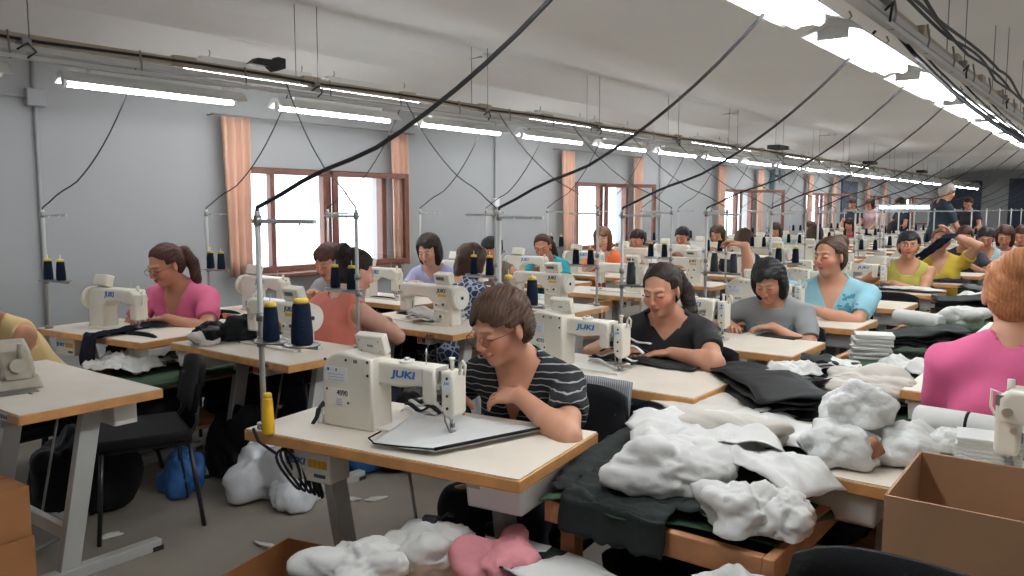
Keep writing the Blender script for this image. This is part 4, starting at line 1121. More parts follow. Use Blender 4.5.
P(-1.72, 9.92, PI+.15, 'woman in yellow top holding a dark cloth up over her shoulder', lean=.10, head=(.0, .05, -.05),
  hands=((-1.95, 9.55, .95), (-1.58, 9.72, 1.26)), hd=((.2, -.3, 1), (-.5, -.2, .8)), poles=((-1, .2, -.6), (1.2, .1, -.5)),
  shirt=tee('yellow_top', (.56, .40, .04)), neck='v', sleeve=.45, hair='bun', hairc='auburn', trousers=NAVYTR, h=.008*F, tone=rosy, heavy=1.2, eyes_open=True, seed=6)
def seated(x, y, rz, label, sh, hr='ponytail', hc='darkbrown', nk='crew', sl=.55, h=.011, tone=tan_, group=None, **kw):
    f = lambda dx, dy: (x+rot2(dx, dy, rz)[0], y+rot2(dx, dy, rz)[1], .85)
    kw.setdefault('lean', .35); kw.setdefault('head', (0, -.3, 0))
    return P(x, y, rz, label, local=True, hands=(f(-.10, .42), f(.08, .44)), shirt=sh, neck=nk, sleeve=sl, hair=hr, hairc=hc, h=h*F, tone=tone, legs=False, trousers=None, group=group, **kw)
WHS = tee('white_shirt', (.60, .60, .60)); REDS = tee('red_shirt', (.50, .05, .08)); DKS = tee('dark_tshirt', (.02, .02, .03)); LBS = tee('pale_blue_vest', (.35, .52, .55)); PKS = tee('pale_pink_shirt', (.62, .40, .42))
seated(-1.70, 11.35, PI+.15, 'person in dark T-shirt with cropped reddish hair behind the yellow top', DKS, 'short', 'redbrown', lean=.12, head=(-.1, -.1, 0))
seated(-1.56, 12.1, PI+.1, 'person with black hair in pale blue vest, second behind the yellow top', LBS, 'short', 'black', 'tank', .1, lean=.25)
seated(-1.40, 12.7, PI+.0, 'woman in white shirt with dark red hair at the right-hand edge crowd', WHS, 'bob', 'redbrown', lean=.22, sl=.5)
seated(-1.28, 14.0, PI-.2, 'bare-armed person with red-brown hair near the right edge', tee('rust_vest', (.40, .16, .07)), 'short', 'redbrown', 'tank', .1, lean=.3)
seated(-1.10, 14.9, PI-.2, 'dark-haired person in dark top at the right edge of the far crowd', DKS, 'short', 'black', lean=.2)
# second row from the windows (facing away)
P(-3.86, 3.00, -.10, 'woman in coral vest with dark bun seen from behind', lean=.38, head=(-.15, -.28, 0),
  hands=((-4.02, 3.50, .84), (-3.86, 3.52, .84)), hd=((0, 1, -.1), (-.3, 1, -.1)), poles=((-1, 0, -.5), (1, 0, -.5)),
  shirt=tee('coral_vest', (.60, .17, .12)), neck='tank', sleeve=.1, hair='bun', hairc='darkbrown', trousers=NAVYTR, h=.0065*F, tone=(.62, .34, .25), heavy=1.25, sc=1.0, seed=8)
seated(-4.08, 4.38, -.05, 'woman in navy blouse patterned with white petals, seen from behind', patches('patterned_blouse', (.02, .045, .11), (.45, .5, .6), 22, .07), 'bob', 'brown', h=.008, lean=.40, sl=.7, heavy=1.15)
seated(-3.9, 9.45, 0, 'brown-haired person seen from behind, left of the reaching arm', DKS, 'bob', 'brown')
seated(-3.85, 12.1, 0, 'brown-haired person seen from behind near the third window', WHS, 'bob', 'brown', h=.012)
seated(-3.8, 16.8, 0, 'dark-haired person seen from behind beside the fourth window', DKS, 'bob', 'darkbrown', h=.013)
# window-side row
P(-5.22, 3.06, PI+.35, 'woman in pink T-shirt and glasses with dark ponytail sewing by the wall', lean=.30, head=(-.25, -.38, 0),
  hands=((-5.22, 2.66, .83), (-4.98, 2.70, .83)), hd=((.7, -.6, -.1), (-1, -.4, -.1)), poles=((-1, .0, -.5), (1, .1, -.5)),
  shirt=tee('pink_tshirt', (.62, .12, .24)), neck='v', sleeve=.65, hair='ponytail', hairc='redbrown', glasses=True, trousers=NAVYTR, h=.0065*F, hh=.006*F, tone=tan_, heavy=1.18, sc=1.0, seed=9)
seated(-5.02, 4.32, PI+.15, 'person in grey shirt with dark hair bowed in front of the first window', tee('grey_shirt', (.25, .26, .28)), 'short', 'redbrown', h=.008, sl=.6, tone=rosy, head=(.1, -.4, 0))
seated(-5.12, 5.45, PI+.3, 'woman in lavender top with brown bob and hair clip looking down', tee('lavender_top', (.33, .33, .52)), 'bob', 'darkbrown', 'scoop', .55, h=.008, tone=pale, lean=.22, heavy=.95)
seated(-5.10, 6.42, PI+.2, 'black-haired person in khaki vest bowed over the wall-side table', tee('khaki_vest', (.14, .13, .09)), 'short', 'black', 'tank', .1, h=.009, tone=tan_, lean=.4)
seated(-5.22, 7.42, PI+.3, 'woman in teal T-shirt with long brown hair leaning over her work', tee('teal_tshirt', (.02, .34, .38)), 'ponytail', 'redbrown', 'scoop', .4, h=.009, lean=.38, head=(.1, -.35, .1))
seated(-5.25, 8.62, PI+.4, 'fair-haired woman in orange T-shirt in front of the second window', tee('orange_tshirt', (.85, .17, .05)), 'bob', 'auburn', 'scoop', .5, h=.009, tone=(.66, .38, .28), lean=.25, head=(-.1, -.15, 0))
seated(-5.25, 9.75, PI, 'dark-haired person in white shirt right of the orange T-shirt', WHS, 'short', 'darkbrown', h=.011, lean=.4)
seated(-5.15, 10.85, PI, 'black-haired person in white shirt between second and third windows', WHS, 'short', 'black', h=.011)
seated(-5.10, 11.95, PI, 'brown-haired person in tan top before the third window', tee('tan_top', (.40, .24, .16)), 'bob', 'brown', h=.012)
seated(-5.10, 14.45, PI, 'brown-haired person at the far edge of the third window', tee('aqua_top', (.30, .52, .50)), 'bob', 'brown', h=.013)
seated(-5.05, 16.2, PI, 'auburn-haired person in white before the wall fan', WHS, 'bob', 'redbrown', h=.013)
seated(-5.00, 18.6, PI, 'dark-haired person in red top before the fourth window', REDS, 'bob', 'darkbrown', h=.013, lean=.2)
# right-hand row
P(-.31, 3.14, .10, 'woman in pink T-shirt with ginger bun seen from behind at right', lean=.16, head=(.15, -.12, 0),
  hands=((-.42, 3.50, .84), (-.06, 3.52, .84)), poles=((-.25, -.3, -1), (.25, -.3, -1)),
  shirt=tee('rose_tshirt', (.68, .12, .27)), neck='crew', sleeve=.62, hair='bun', hairc='blond', trousers=NAVYTR, h=.006*F, hh=.005*F, tone=rosy, heavy=1.08, sc=.99, hipz=.49, seed=11)
# far left, mostly outside the frame
P(-5.02, 2.02, PI+.2, 'person in cream vest bending forward at the left edge of the picture', lean=.62, head=(.1, -.4, 0),
  hands=((-5.15, 1.56, .80), (-4.9, 1.56, .80)), shirt=tee('cream_vest', (.75, .55, .26)), neck='tank', sleeve=.1, hair='short', hairc='brown', trousers=NAVYTR, h=.008*F, tone=tan_, heavy=1.1, seed=12)
# standing people far down the hall
def standing(x, y, rz, label, sh, hr, hc, tr=NAVYTR, **kw):
    f = lambda dx, dy, z: (x+rot2(dx, dy, rz)[0], y+rot2(dx, dy, rz)[1], z)
    P(x, y, rz, label, local=True, hands=(f(-.18, .34, 1.02), f(.16, .36, 1.05)), sit=False, lean=.12, head=(0, -.3, 0), shirt=sh, hair=hr, hairc=hc, trousers=tr, h=.013*F, **kw)
standing(-5.55, 20.9, PI-.3, 'person with dark hair standing before the fifth window', DKS, 'short', 'darkbrown', tone=tan_)
standing(-5.15, 21.0, PI-.5, 'person in pale pink shirt standing far down the hall', PKS, 'bob', 'darkbrown', tone=tan_)
standing(-2.50, 14.01, -.9, 'tall grey-haired person in dark blue overalls standing with back turned', tee('blue_overall', (.012, .03, .05)), 'short', 'grey', tee('blue_overall', (.03, .06, .12)), tone=tan_, sc=1.06, sleeve=.8)
standing(-4.1, 19.4, PI-.8, 'person in dark top standing under the low lamp', DKS, 'bob', 'darkbrown', tone=tan_)
standing(-2.85, 19.5, PI-.2, 'person in black shirt standing right of the tall grey-haired one', DKS, 'short', 'redbrown', tone=tan_)
# ---------------------------------------------------------------- cloth, boxes and benches
WF = mat('white_cloth', (.66, .65, .625), .8, var=.05, vscale=6, bump=.15, bscale=30)
WP = mat('white_wadding', (.68, .68, .66), .95, bump=.5, bscale=45)
WS = mat('off_white_cloth', (.60, .56, .50), .85, var=.08, vscale=5, bump=.2, bscale=20)
GF = mat('dark_green_cloth', (.035, .065, .035), .85, spec=.15, var=.15, vscale=4, bump=.2, bscale=25)
CF = mat('charcoal_cloth', (.018, .022, .021), .75, spec=.15, var=.2, vscale=5, bump=.3, bscale=22)
KF = mat('black_cloth', (.008, .008, .009), .6, spec=.18, bump=.35, bscale=20)
NF = mat('navy_cloth', (.007, .010, .022), .85, spec=.15, bump=.2, bscale=20)
PF = mat('pink_cloth', (.62, .24, .27), .85, bump=.2, bscale=20)
TF = mat('thin_lining', (.62, .62, .61), .5, var=.05, bump=.4, bscale=12)
CARD = mat('cardboard', (.38, .21, .11), .8, var=.10, vscale=5)
CARD2 = mat('orange_cardboard', (.40, .17, .06), .8, var=.12, vscale=5)
BW = mat('bench_wood', (.42, .19, .08), .6, var=.25, vscale=9)
PB_ = mat('clear_plastic_film', (.75, .77, .80), .18, bump=.5, bscale=16)
def put(mb, name, loc, rz, label, cat='cloth', rot=None, group=None):
    o = mb.build(name, loc=loc, rot=rot if rot else rz); return tag(o, label, cat, group)
# long fabric bench between the middle and right-hand rows
def bench(x0, x1, y0, y1, z, label, top):
    r = empty('fabric_bench', ((x0+x1)/2, y0, 0), 0, label, 'bench'); w = x1-x0; L = y1-y0
    q = MB(); q.box((0, L/2, z-.02), (w-.05, L-.05, .02), top); q.build('bench_top', r)
    q = MB()
    for s_ in (-1, 1): q.box((s_*(w/2-.015), L/2, z-.015), (.03, L, .07), BW, bev=.004)
    for e in (.015, L-.015): q.box((0, e, z-.015), (w-.06, .03, .07), BW, bev=.004)
    q.build('rim', r)
    n_ = max(2, int(L/1.6)+1)
    for i in range(n_):
        for s_ in (-1, 1):
            q = MB(); q.box((s_*(w/2-.06), .06+(L-.12)*i/(n_-1), (z-.05)/2), (.05, .05, z-.05), BW, bev=.003); q.build('leg', r)
    q = MB(); q.box((0, L/2, .22), (w-.12, L-.2, .02), BW); q.build('shelf', r)
    return r
bench(-1.36, -.66, 1.90, 11.5, .66, 'long wooden fabric bench heaped with cloth right of the middle tables', GF)
bench(-4.92, -4.36, 1.95, 9.0, .56, 'low wooden fabric bench between the wall-side tables and the next row', GF)
Z = .665
def drape_edge(name, pts, width, m, label, cat='cloth', thick=.004, seed=0, dirv=(0, 1)):
    """a strip laid along the pts profile (x, z pairs across the bench), width along dirv"""
    b = MB(); n_ = len(pts)
    def f(u, v):
        t = u*(n_-1); i = min(n_-2, int(t)); k = t-i
        x = pts[i][0]*(1-k)+pts[i+1][0]*k; y = pts[i][1]*(1-k)+pts[i+1][1]*k; z = pts[i][2]*(1-k)+pts[i+1][2]*k
        nz = noise.noise(Vector((u*4+seed, v*4, seed)))*.018
        return Vector((x+dirv[0]*(v-.5)*width+nz*.6, y+dirv[1]*(v-.5)*width+nz*.5, z+nz+.012*(1-abs(noise.noise(Vector((u*7, v*6, seed)))*2))))
    b.grid(28, 18, f, m, thick=thick); o = b.build(name); return tag(o, label, cat)
# dark sheets
put(cloth('fabric_sheet', .66, .95, GF, 1, .02, n=34, curl=.02), 'fabric_sheet', (-1.02, 2.42, Z), .05, 'dark green cloth sheet under the white bundles at the near end of the bench')
drape_edge('fabric_sheet', [(-1.30, 2.30, .71), (-1.1, 2.26, .715), (-.9, 2.22, .72), (-.80, 2.24, .71), (-.72, 2.22, .70)], .52, CF, 'charcoal sheet spread over the near right part of the bench', seed=3, dirv=(.10, 1))
drape_edge('fabric_sheet', [(-1.36, 2.75, .72), (-1.30, 2.45, .73), (-1.27, 2.2, .73), (-1.24, 2.05, .715), (-1.22, 1.97, .70)], .30, CF, 'charcoal folded sheet along the bench edge beside the striped woman', seed=5, dirv=(1, .1))
drape_edge('fabric_sheet', [(-1.14, 2.10, .722), (-1.13, 1.98, .718), (-1.12, 1.90, .712), (-1.12, 1.880, .70), (-1.12, 1.868, .60)], .34, CF, 'charcoal cloth hanging over the near rim of the bench', seed=8, dirv=(1, -.02))
# white bundles and sheets
put(bundle((.33, .26, .15), WF, 2, .34), 'cloth_bundle', (-1.08, 2.12, .715), .4, 'crumpled white cloth bundle at the bench edge nearest the striped woman')
put(bundle((.22, .18, .12), WF, 5, .32), 'cloth_bundle', (-.79, 2.01, .705), -.3, 'crumpled white cloth bundle beside the charcoal sheet, left one of the near pair')
put(bundle((.16, .20, .10), WF, 7, .32), 'cloth_bundle', (-.69, 2.06, .705), .2, 'crumpled white cloth bundle at the near right corner of the bench')
put(cloth('cloth_sheet', .46, .38, WF, 4, .08, n=24, fold=2.2, curl=.06), 'cloth_sheet', (-1.10, 2.44, .745), .5, 'rumpled white sheet behind the nearest white bundle')
put(cloth('cloth_sheet', .46, .20, WF, 9, .07, n=22, fold=2.6, curl=.03), 'cloth_sheet', (-.84, 2.30, .745), -.5, 'rumpled white strip in the middle of the near bench')
put(cloth('cloth_sheet', .52, .32, WF, 12, .045, n=22, fold=2., curl=.02), 'cloth_sheet', (-.95, 2.78, .74), -.25, 'white sheet lying flat across the bench beside the wadding')
put(cloth('cloth_sheet', .55, .36, WS, 14, .02, n=20, fold=1.5), 'cloth_sheet', (-1.22, 2.98, .735), -.5, 'off-white sheet on the bench under the black folded cloth')
put(bundle((.30, .16, .10), WS, 16, .18), 'cloth_bundle', (-1.0, 2.58, .76), .3, 'off-white rolled cloth between two white sheets')
def folds(w, d, h, n_, m, m2, seed):
    b = MB()
    for i in range(n_):
        z0 = h*i/n_; o = Vector((seed, i*3.1, 0))
        b.grid(22, 8, lambda u, v, z0=z0, o=o, i=i: Vector(((u-.5)*w*(1-.04*noise.noise(o+Vector((v*3, 0, 0)))), (v-.5)*d*(1-.10*i/n_+.1*noise.noise(o+Vector((u*3, 1, 0)))), z0+h/n_*.8*(1-(2*v-1)**2*.5)+.018*noise.noise(Vector((u*6, v*2, 0))+o)+.02*math.sin(u*4+i))), m if i % 3 != 1 else m2, thick=.007)
    return b
put(folds(.84, .32, .13, 6, KF, KF, 4), 'folded_cloth', (-1.21, 3.30, .71), -.92, 'long pile of folded black glossy cloth lying across the bench')
put(folds(.40, .22, .07, 4, KF, CF, 9), 'folded_cloth', (-1.28, 3.72, .70), -.3, 'short black folded cloth behind the long black pile')
put(cloth('cloth_sheet', .22, .16, WF, 22, .05, fold=5, n=24), 'cloth_sheet', (-1.20, 3.62, .79), .6, 'small white scrap lying on the black folded cloths')
put(cloth('fabric_sheet', .60, .9, GF, 21, .03, n=26), 'fabric_sheet', (-1.06, 4.25, .68), .1, 'plain green sheet on the bench beside the grey T-shirt woman')
# further along the bench
put(folds(.28, .22, .09, 8, WF, CF, 31), 'folded_cloth', (-1.16, 4.05, .71), .3, 'stack of white cloths with dark edges on the green sheet')
q = MB()
for i in range(12): q.box((.007*math.sin(i*2)+.0025*i, .008*math.cos(i*3), .006+.0125*i), (.20, .15, .0115), WF if i % 4 else WS, rot=(.02*math.sin(i*2.3), .02*math.cos(i), .09*math.sin(i*1.7)), bev=.002)
put(q, 'cloth_stack', (-1.16, 4.75, .70), .35, 'neat upright stack of white pieces at the end of the third middle table')
put(folds(.50, .30, .12, 5, KF, CF, 33), 'folded_cloth', (-1.02, 5.35, .70), .5, 'heap of black cloth behind the neat white stack')
put(bundle((.40, .22, .12), WS, 34, .2), 'cloth_bundle', (-.92, 3.80, .70), -.1, 'long off-white crumpled bundle beside the tabletop of the pink-shirted woman')
put(cloth('cloth_sheet', .30, .22, WF, 35, .06, fold=4, n=26), 'cloth_sheet', (-.86, 4.45, .71), -.4, 'white crumpled sheet left of the pink-shirted woman')
q = MB(); q.lathe([(.045, -.19), (.055, -.17), (.058, .0), (.055, .17), (.040, .19)], WF, seg=16, M=Matrix.Rotation(PI/2, 3, 'Y'))
put(q, 'cloth_roll', (-1.20, 6.25, .76), -.5, 'white cloth roll lying on the far bench behind the black heap', 'roll')
put(bundle((.30, .26, .14), WF, 37, .2), 'cloth_bundle', (-.98, 6.7, .70), .3, 'white bundle beyond the white cloth roll')
put(folds(.55, .40, .16, 5, KF, CF, 38), 'folded_cloth', (-1.05, 7.5, .68), .3, 'large black cloth heap level with the olive vest')
put(folds(.45, .40, .12, 4, KF, GF, 39), 'folded_cloth', (-1.10, 9.0, .68), -.3, 'black and green cloth heap level with the yellow top')
put(cloth('cloth_sheet', .45, .35, WF, 40, .08, fold=3, n=26), 'cloth_sheet', (-1.02, 8.3, .70), .2, 'white sheet between the two far black heaps')
put(cloth('cloth_sheet', .4, .35, WF, 41, .08, fold=3, n=26), 'cloth_sheet', (-1.05, 10.2, .72), .2, 'white sheet near the far end of the bench')
put(cloth('cloth_sheet', .32, .2, WF, 46, .05, fold=4, n=26), 'cloth_sheet', (-.98, 3.42, .70), .9, 'white scrap between black pile and off-white bundle')
q = MB(); q.box((0, 0, .03), (.10, .07, .06), WF, bev=.01); q.box((0, 0, .062), (.05, .03, .006), mat('bright_blue', (.02, .25, .6), .4)); put(q, 'tape_box', (-1.12, 3.78, .69), .4, 'small white pack with blue mark on the green sheet', 'box')
# tabletop on the right: wadding, rolls, stack
put(bundle((.26, .24, .14), WP, 51, .35, soft=True), 'wadding', (-.68, 2.49, ZT), .2, 'fluffy white wadding lump at the left corner of the right-hand table, lower one', 'wadding')
put(bundle((.24, .22, .14), WP, 53, .35, soft=True), 'wadding', (-.655, 2.60, ZT+.10), .5, 'fluffy white wadding lump on top of the other one', 'wadding')
put(bundle((.26, .20, .12), WP, 55, .35, soft=True), 'wadding', (-.53, 2.60, ZT), -.2, 'white wadding lump between the brown scrap and the box', 'wadding')
put(bundle((.14, .12, .09), WP, 57, .3, soft=True), 'wadding', (-.42, 2.80, ZT), -.2, 'small white wadding tuft by the white roll', 'wadding')
q = MB(); q.box((0, 0, 0), (.11, .04, .05), mat('brown_paper', (.30, .12, .06), .8), bev=.015); put(q, 'paper_scrap', (-.60, 2.46, ZT+.05), 0, 'brown paper scrap poking out of the wadding', 'scrap', rot=(.3, -.6, .3))
q = MB(); q.lathe([(.035, -.17), (.045, -.16), (.047, 0), (.046, .15), (.05, .17)], WF, seg=16, M=Matrix.Rotation(PI/2, 3, 'Y')); q.lathe([(.0475, -.01), (.0475, .0)], KF, seg=16, M=Matrix.Rotation(PI/2, 3, 'Y'))
q.box((.22, 0, .05), (.12, .07, .008), WF, rot=(0, -.7, 0)); put(q, 'cloth_roll', (-.40, 2.98, ZT+.05), -.1, 'white cloth roll with black band in front of the pink-shirted woman', 'roll')
q = MB()
for i in range(9): q.box((.003*math.sin(i*2), .003*math.cos(i), .006+.011*i), (.17, .13, .0105), WP, rot=(0, 0, .05*math.sin(i)), bev=.003)
put(q, 'cloth_stack', (-.31, 2.70, ZT), .1, 'stack of white pieces beside the machine at right edge')
put(cloth('cloth_sheet', .25, .2, WF, 58, .05, fold=4, n=22), 'cloth_sheet', (-.62, 2.86, ZT), .2, 'crumpled white sheet behind the wadding on the right-hand table')
# cloth in the machines
c00, c10, c11, c01 = Vector((-1.90, 1.70, 0)), Vector((-1.68, 1.76, 0)), Vector((-1.56, 2.17, 0)), Vector((-2.08, 2.10, 0)); o0 = Vector((-1.82, 1.95, 0))
ws = lambda u, v: c00*(1-u)*(1-v)+c10*u*(1-v)+c11*u*v+c01*(1-u)*v-o0
q = MB(); q.grid(26, 20, lambda u, v: ws(u, v)+Vector((0, 0, .004+.010*abs(noise.noise(Vector((u*4, v*3, 3)))))), TF, thick=.003)
q.tube([ws(1, t/8)+Vector((0, 0, .012)) for t in range(9)], .0055, KF, 6)
q.tube([ws(0, .25)+Vector((-.02, 0, .01)), ws(0, .08)+Vector((-.025, -.01, .01)), ws(.1, 0)+Vector((0, -.015, .01)), ws(.5, 0)+Vector((0, -.012, .01)), ws(1, 0)+Vector((0, 0, .012))], .003, KF, 5)
put(q, 'work_piece', (o0.x, o0.y, ZT+.013), 0, 'pale lining sheet with black piping under the front needle')
q = MB()
for i in range(7): q.grid(16, 3, lambda u, v, i=i: Vector((-.08+.16*u, -.07+.024*i+.02*v, .01+.010*i*(1-.3*i/7)+.035*math.sin(u*3.0)*(i/7)+.012*math.sin(u*9+i))), KF if i % 2 else WF, thick=.006)
put(q, 'work_piece', (-2.05, 2.12, ZT+.012), .1, 'heap of black-edged white pieces behind the arm of the front machine')
q = MB()
for i in range(7): q.grid(16, 3, lambda u, v, i=i: Vector((-.12+.24*u, -.10+.03*i+.02*v, .01+.012*i+.035*math.sin(u*3.0)*(i/7)+.012*math.sin(u*8+i*2))), KF if i % 2 else WF, thick=.006)
put(q, 'work_piece', (-1.98, 3.40, ZT+.012), -.1, 'heap of black and white strips behind the second middle machine')
put(cloth('work_piece', .52, .16, CF, 61, .02, n=26), 'work_piece', (-1.86, 3.52, ZT), -.05, 'dark strip of cloth under the hands of the woman in the black T-shirt')
q = MB(); q.box((0, 0, .004), (.24, .14, .006), CF, bev=.002); q.box((-.16, .0, .003), (.10, .12, .004), WF); put(q, 'work_piece', (-1.66, 4.74, ZT), -.1, 'flat black panel before the woman in the grey T-shirt')
put(cloth('work_piece', .62, .22, WF, 62, .03, n=24), 'work_piece', (-1.72, 8.22, ZT), 0, 'white sheet across the table of the person in the olive vest')
put(cloth('work_piece', .70, .10, KF, 63, .02, n=24), 'work_piece', (-1.68, 8.02, ZT), 0, 'black strip along the edge of the table of the olive-vested person')
put(cloth('work_piece', .55, .22, NF, 64, .03, n=24), 'work_piece', (-1.60, 9.35, ZT), 0, 'dark cloth on the table of the woman in yellow')
drape_edge('held_cloth', [(-1.56, 9.66, 1.27), (-1.62, 9.60, 1.22), (-1.72, 9.58, 1.12), (-1.84, 9.58, 1.02), (-1.95, 9.56, .92)], .14, NF, 'dark navy cloth held up over the shoulder of the woman in yellow', thick=.006, seed=4, dirv=(.9, .4))
put(folds(.34, .26, .07, 3, WF, WF, 66), 'work_piece', (-3.70, 3.92, ZT+.013), .4, 'white folded cloth beneath the machine of the woman in the coral vest')
put(cloth('work_piece', .46, .14, WF, 67, .05, n=24, fold=4), 'work_piece', (-5.14, 5.2, ZT+.01), 0, 'white cloth under the hands of the woman in the lavender top')
put(cloth('work_piece', .50, .20, NF, 68, .09, n=24, fold=3), 'work_piece', (-5.0, 5.12, ZT+.01), .3, 'dark navy garment held by the woman in the lavender top')
drape_edge('work_piece', [(-5.02, 2.72, .797), (-4.96, 2.52, .795), (-4.90, 2.30, .795), (-4.885, 2.165, .79), (-4.88, 2.145, .70), (-4.875, 2.14, .60)], .15, NF, 'navy strip running off the front of the pink woman\'s table', seed=6, dirv=(1, .1))
for i, (x, y, s_, m_, l_) in enumerate(((-4.20, 2.55, (.20, .20, .12), KF, 'black crumpled garment on the left end of the empty-chair table'), (-4.05, 2.72, (.24, .20, .16), CF, 'charcoal crumpled garment beside the left end of the machine'), (-4.26, 2.72, (.16, .16, .10), WF, 'white crumpled lining on the table by the empty chair'), (-4.12, 2.45, (.16, .12, .08), WS, 'off-white lining at the table corner by the empty chair'))):
    put(bundle(s_, m_, 70+i, .35), 'cloth_bundle', (x, y, ZT), .5*i, l_)
for i, (x, y, w_, d_, m_, l_) in enumerate(((-4.66, 2.25, .42, .30, WF, 'white garment pieces on the low bench before the pink-shirted woman'), (-4.60, 2.62, .44, .34, WF, 'white sheet farther along the low bench'), (-4.70, 2.45, .4, .3, KF, 'black sheet among the whites on the low bench'), (-4.62, 3.1, .45, .4, CF, 'charcoal sheet on the low bench behind the whites'), (-4.64, 4.0, .45, .5, WF, 'white sheet on the low bench by the first window'), (-4.64, 5.2, .45, .5, WS, 'off-white sheet on the low bench by the lavender top'), (-4.64, 6.5, .45, .5, WF, 'white sheet toward the far end of the low bench'))):
    put(cloth('cloth_sheet', w_, d_, m_, 80+i, .09, n=30, fold=3.5, curl=.03), 'cloth_sheet', (x, y, .58+.012*(i % 3)), .3*i, l_)
q = MB(); q.prism([(-.25, 0), (.25, 0), (.25, .02), (-.25, .02)], GF, -.0, 3., .005); 
put(q, 'cloth_roll', (-4.40, 2.0, .575), 0, 'dark green cloth laid along the edge of the low bench', 'cloth')
for i, (y, s_) in enumerate(((8.4, (.5, .4, .3)), (9.0, (.4, .4, .22)), (8.7, (.3, .35, .2)))):
    put(bundle(s_, mat('pale_blue_bag', (.50, .58, .66), .5, bump=.3), 90+i, .25), 'cloth_bundle', (-6.15, y-.4, .62 if i < 3 else .8), i, 'pale blue-white %s of bagged pieces heaped by the wall' % ('big bundle', 'second bundle', 'small bundle')[i], 'bundle')
q = empty('side_table', (-6.15, 8.3, 0), 0, 'low shelf carrying bagged pieces along the wall', 'table'); b = MB(); b.box((0, 0, .60), (.5, 1.8, .03), PALEW, bev=.004); b.build('shelf_board', q)
for sx in (-1, 1):
    for sy in (-1, 1): b = MB(); b.box((sx*.22, sy*.85, .295), (.04, .04, .585), GREYM); b.build('leg', q)
# crate with white and pink cloth at the bottom of the picture
r = empty('storage_crate', (-1.42, 1.63, .13), .1, 'low plywood crate carrying white and pink cloth in the front', 'crate')
q = MB(); q.box((0, 0, .33), (.76, .46, .015), BW); [q.box((0, s_*.225, .19), (.76, .014, .28), BW, bev=.003) for s_ in (-1, 1)]; [q.box((s_*.373, 0, .19), (.014, .436, .28), BW, bev=.003) for s_ in (-1, 1)]; q.build('crate_body', r)
for sx in (-1, 1):
    for sy in (-1, 1): q = MB(); q.box((sx*.34, sy*.19, -.04), (.05, .05, .18), BW); q.build('foot', r)
put(bundle((.28, .26, .14), WF, 101, .3), 'cloth_bundle', (-1.61, 1.70, .467), .3, 'white crumpled cloth at the left end of the low crate')
put(bundle((.26, .24, .12), WF, 102, .3), 'cloth_bundle', (-1.70, 1.50, .467), .9, 'white crumpled cloth at the very bottom left of the crate')
put(bundle((.18, .26, .12), PF, 103, .22), 'cloth_bundle', (-1.40, 1.76, .475), .2, 'pink crumpled cloth between the white ones on the crate')
q = MB(); fz = lambda u, v: .012+.05*math.sin(u*PI*.9)*(1-.5*v)+.012*(1-abs(noise.noise(Vector((u*5, v*4, 2)))*2))
for u0, u1, mm_ in ((0, .22, WF), (.22, .36, CF), (.36, 1., WF)): q.grid(12, 10, lambda u, v, u0=u0, u1=u1: Vector(((u0+(u1-u0)*u-.5)*.50, (v-.5)*.24+.03*(u0+(u1-u0)*u), fz(u0+(u1-u0)*u, v))), mm_, thick=.006)
q.grid(14, 6, lambda u, v: Vector(((u-.5)*.46, (v-.5)*.20-.06, .004+.02*math.sin(u*PI*.9))), CF, thick=.004)
put(q, 'folded_cloth', (-1.24, 1.76, .49), -.25, 'folded white cloth with dark stripe on the crate')
put(cloth('cloth_sheet', .36, .20, WF, 105, .05, fold=4, n=26), 'cloth_sheet', (-1.16, 1.60, .475), -.2, 'thin white sheet over the right end of the crate')
q = MB(); q.box((0, 0, .018), (.05, .03, .03), BLACKP, bev=.01); q.tube([(.02, 0, .02), (.05, .02, .04), (.06, .05, .02), (.03, .07, .01)], .004, BLACKP, 6); put(q, 'clip', (-1.66, 1.72, .575), .4, 'small black clip on the white cloth at the bottom', 'clip')
put(cloth('cloth_sheet', .34, .16, WP, 107, .05, fold=6, n=26), 'cloth_sheet', (-.62, 1.80, .60), .0, 'frayed white wadding sheet beneath the near rim of the bench', rot=(0, 0, 0))
r = empty('storage_crate', (-.66, 1.72, 0), 0, 'dark wooden crate below the near right rim of the bench', 'crate'); q = MB(); q.box((0, 0, .30), (.42, .26, .59), BW, bev=.005); q.build('crate_body', r); q = MB(); q.box((0, -.133, .45), (.40, .006, .03), PALEW); q.build('slat', r)
# cardboard boxes
r = carton(.60, .40, .46, CARD, flaps=()); place(r, (-.11, 2.06, .46), .02, 'large open brown cardboard box at right, upper of two'); r['category'] = 'box'
r = carton(.56, .38, .455, CARD, open_=False); place(r, (-.11, 2.06, 0), .0, 'closed brown cardboard box beneath the large open one'); r['category'] = 'box'
r = carton(.33, .36, .32, CARD2, flaps=()); place(r, (-2.24, 1.63, 0), .25, 'open orange-brown cardboard box on the floor under the front table'); r['category'] = 'box'
q = MB(); q.box((.10, -.182, .24), (.08, .004, .06), WLAB); q.build('shipping_label', r)
r = carton(.36, .30, .23, CARD2, open_=False); place(r, (-3.60, 1.10, 0), .1, 'closed orange cardboard box at far left, lower of the two stacked'); r['category'] = 'box'
r = carton(.36, .30, .20, CARD2, open_=False); place(r, (-3.61, 1.10, .238), .05, 'closed orange cardboard box at far left, on top of another'); r['category'] = 'box'
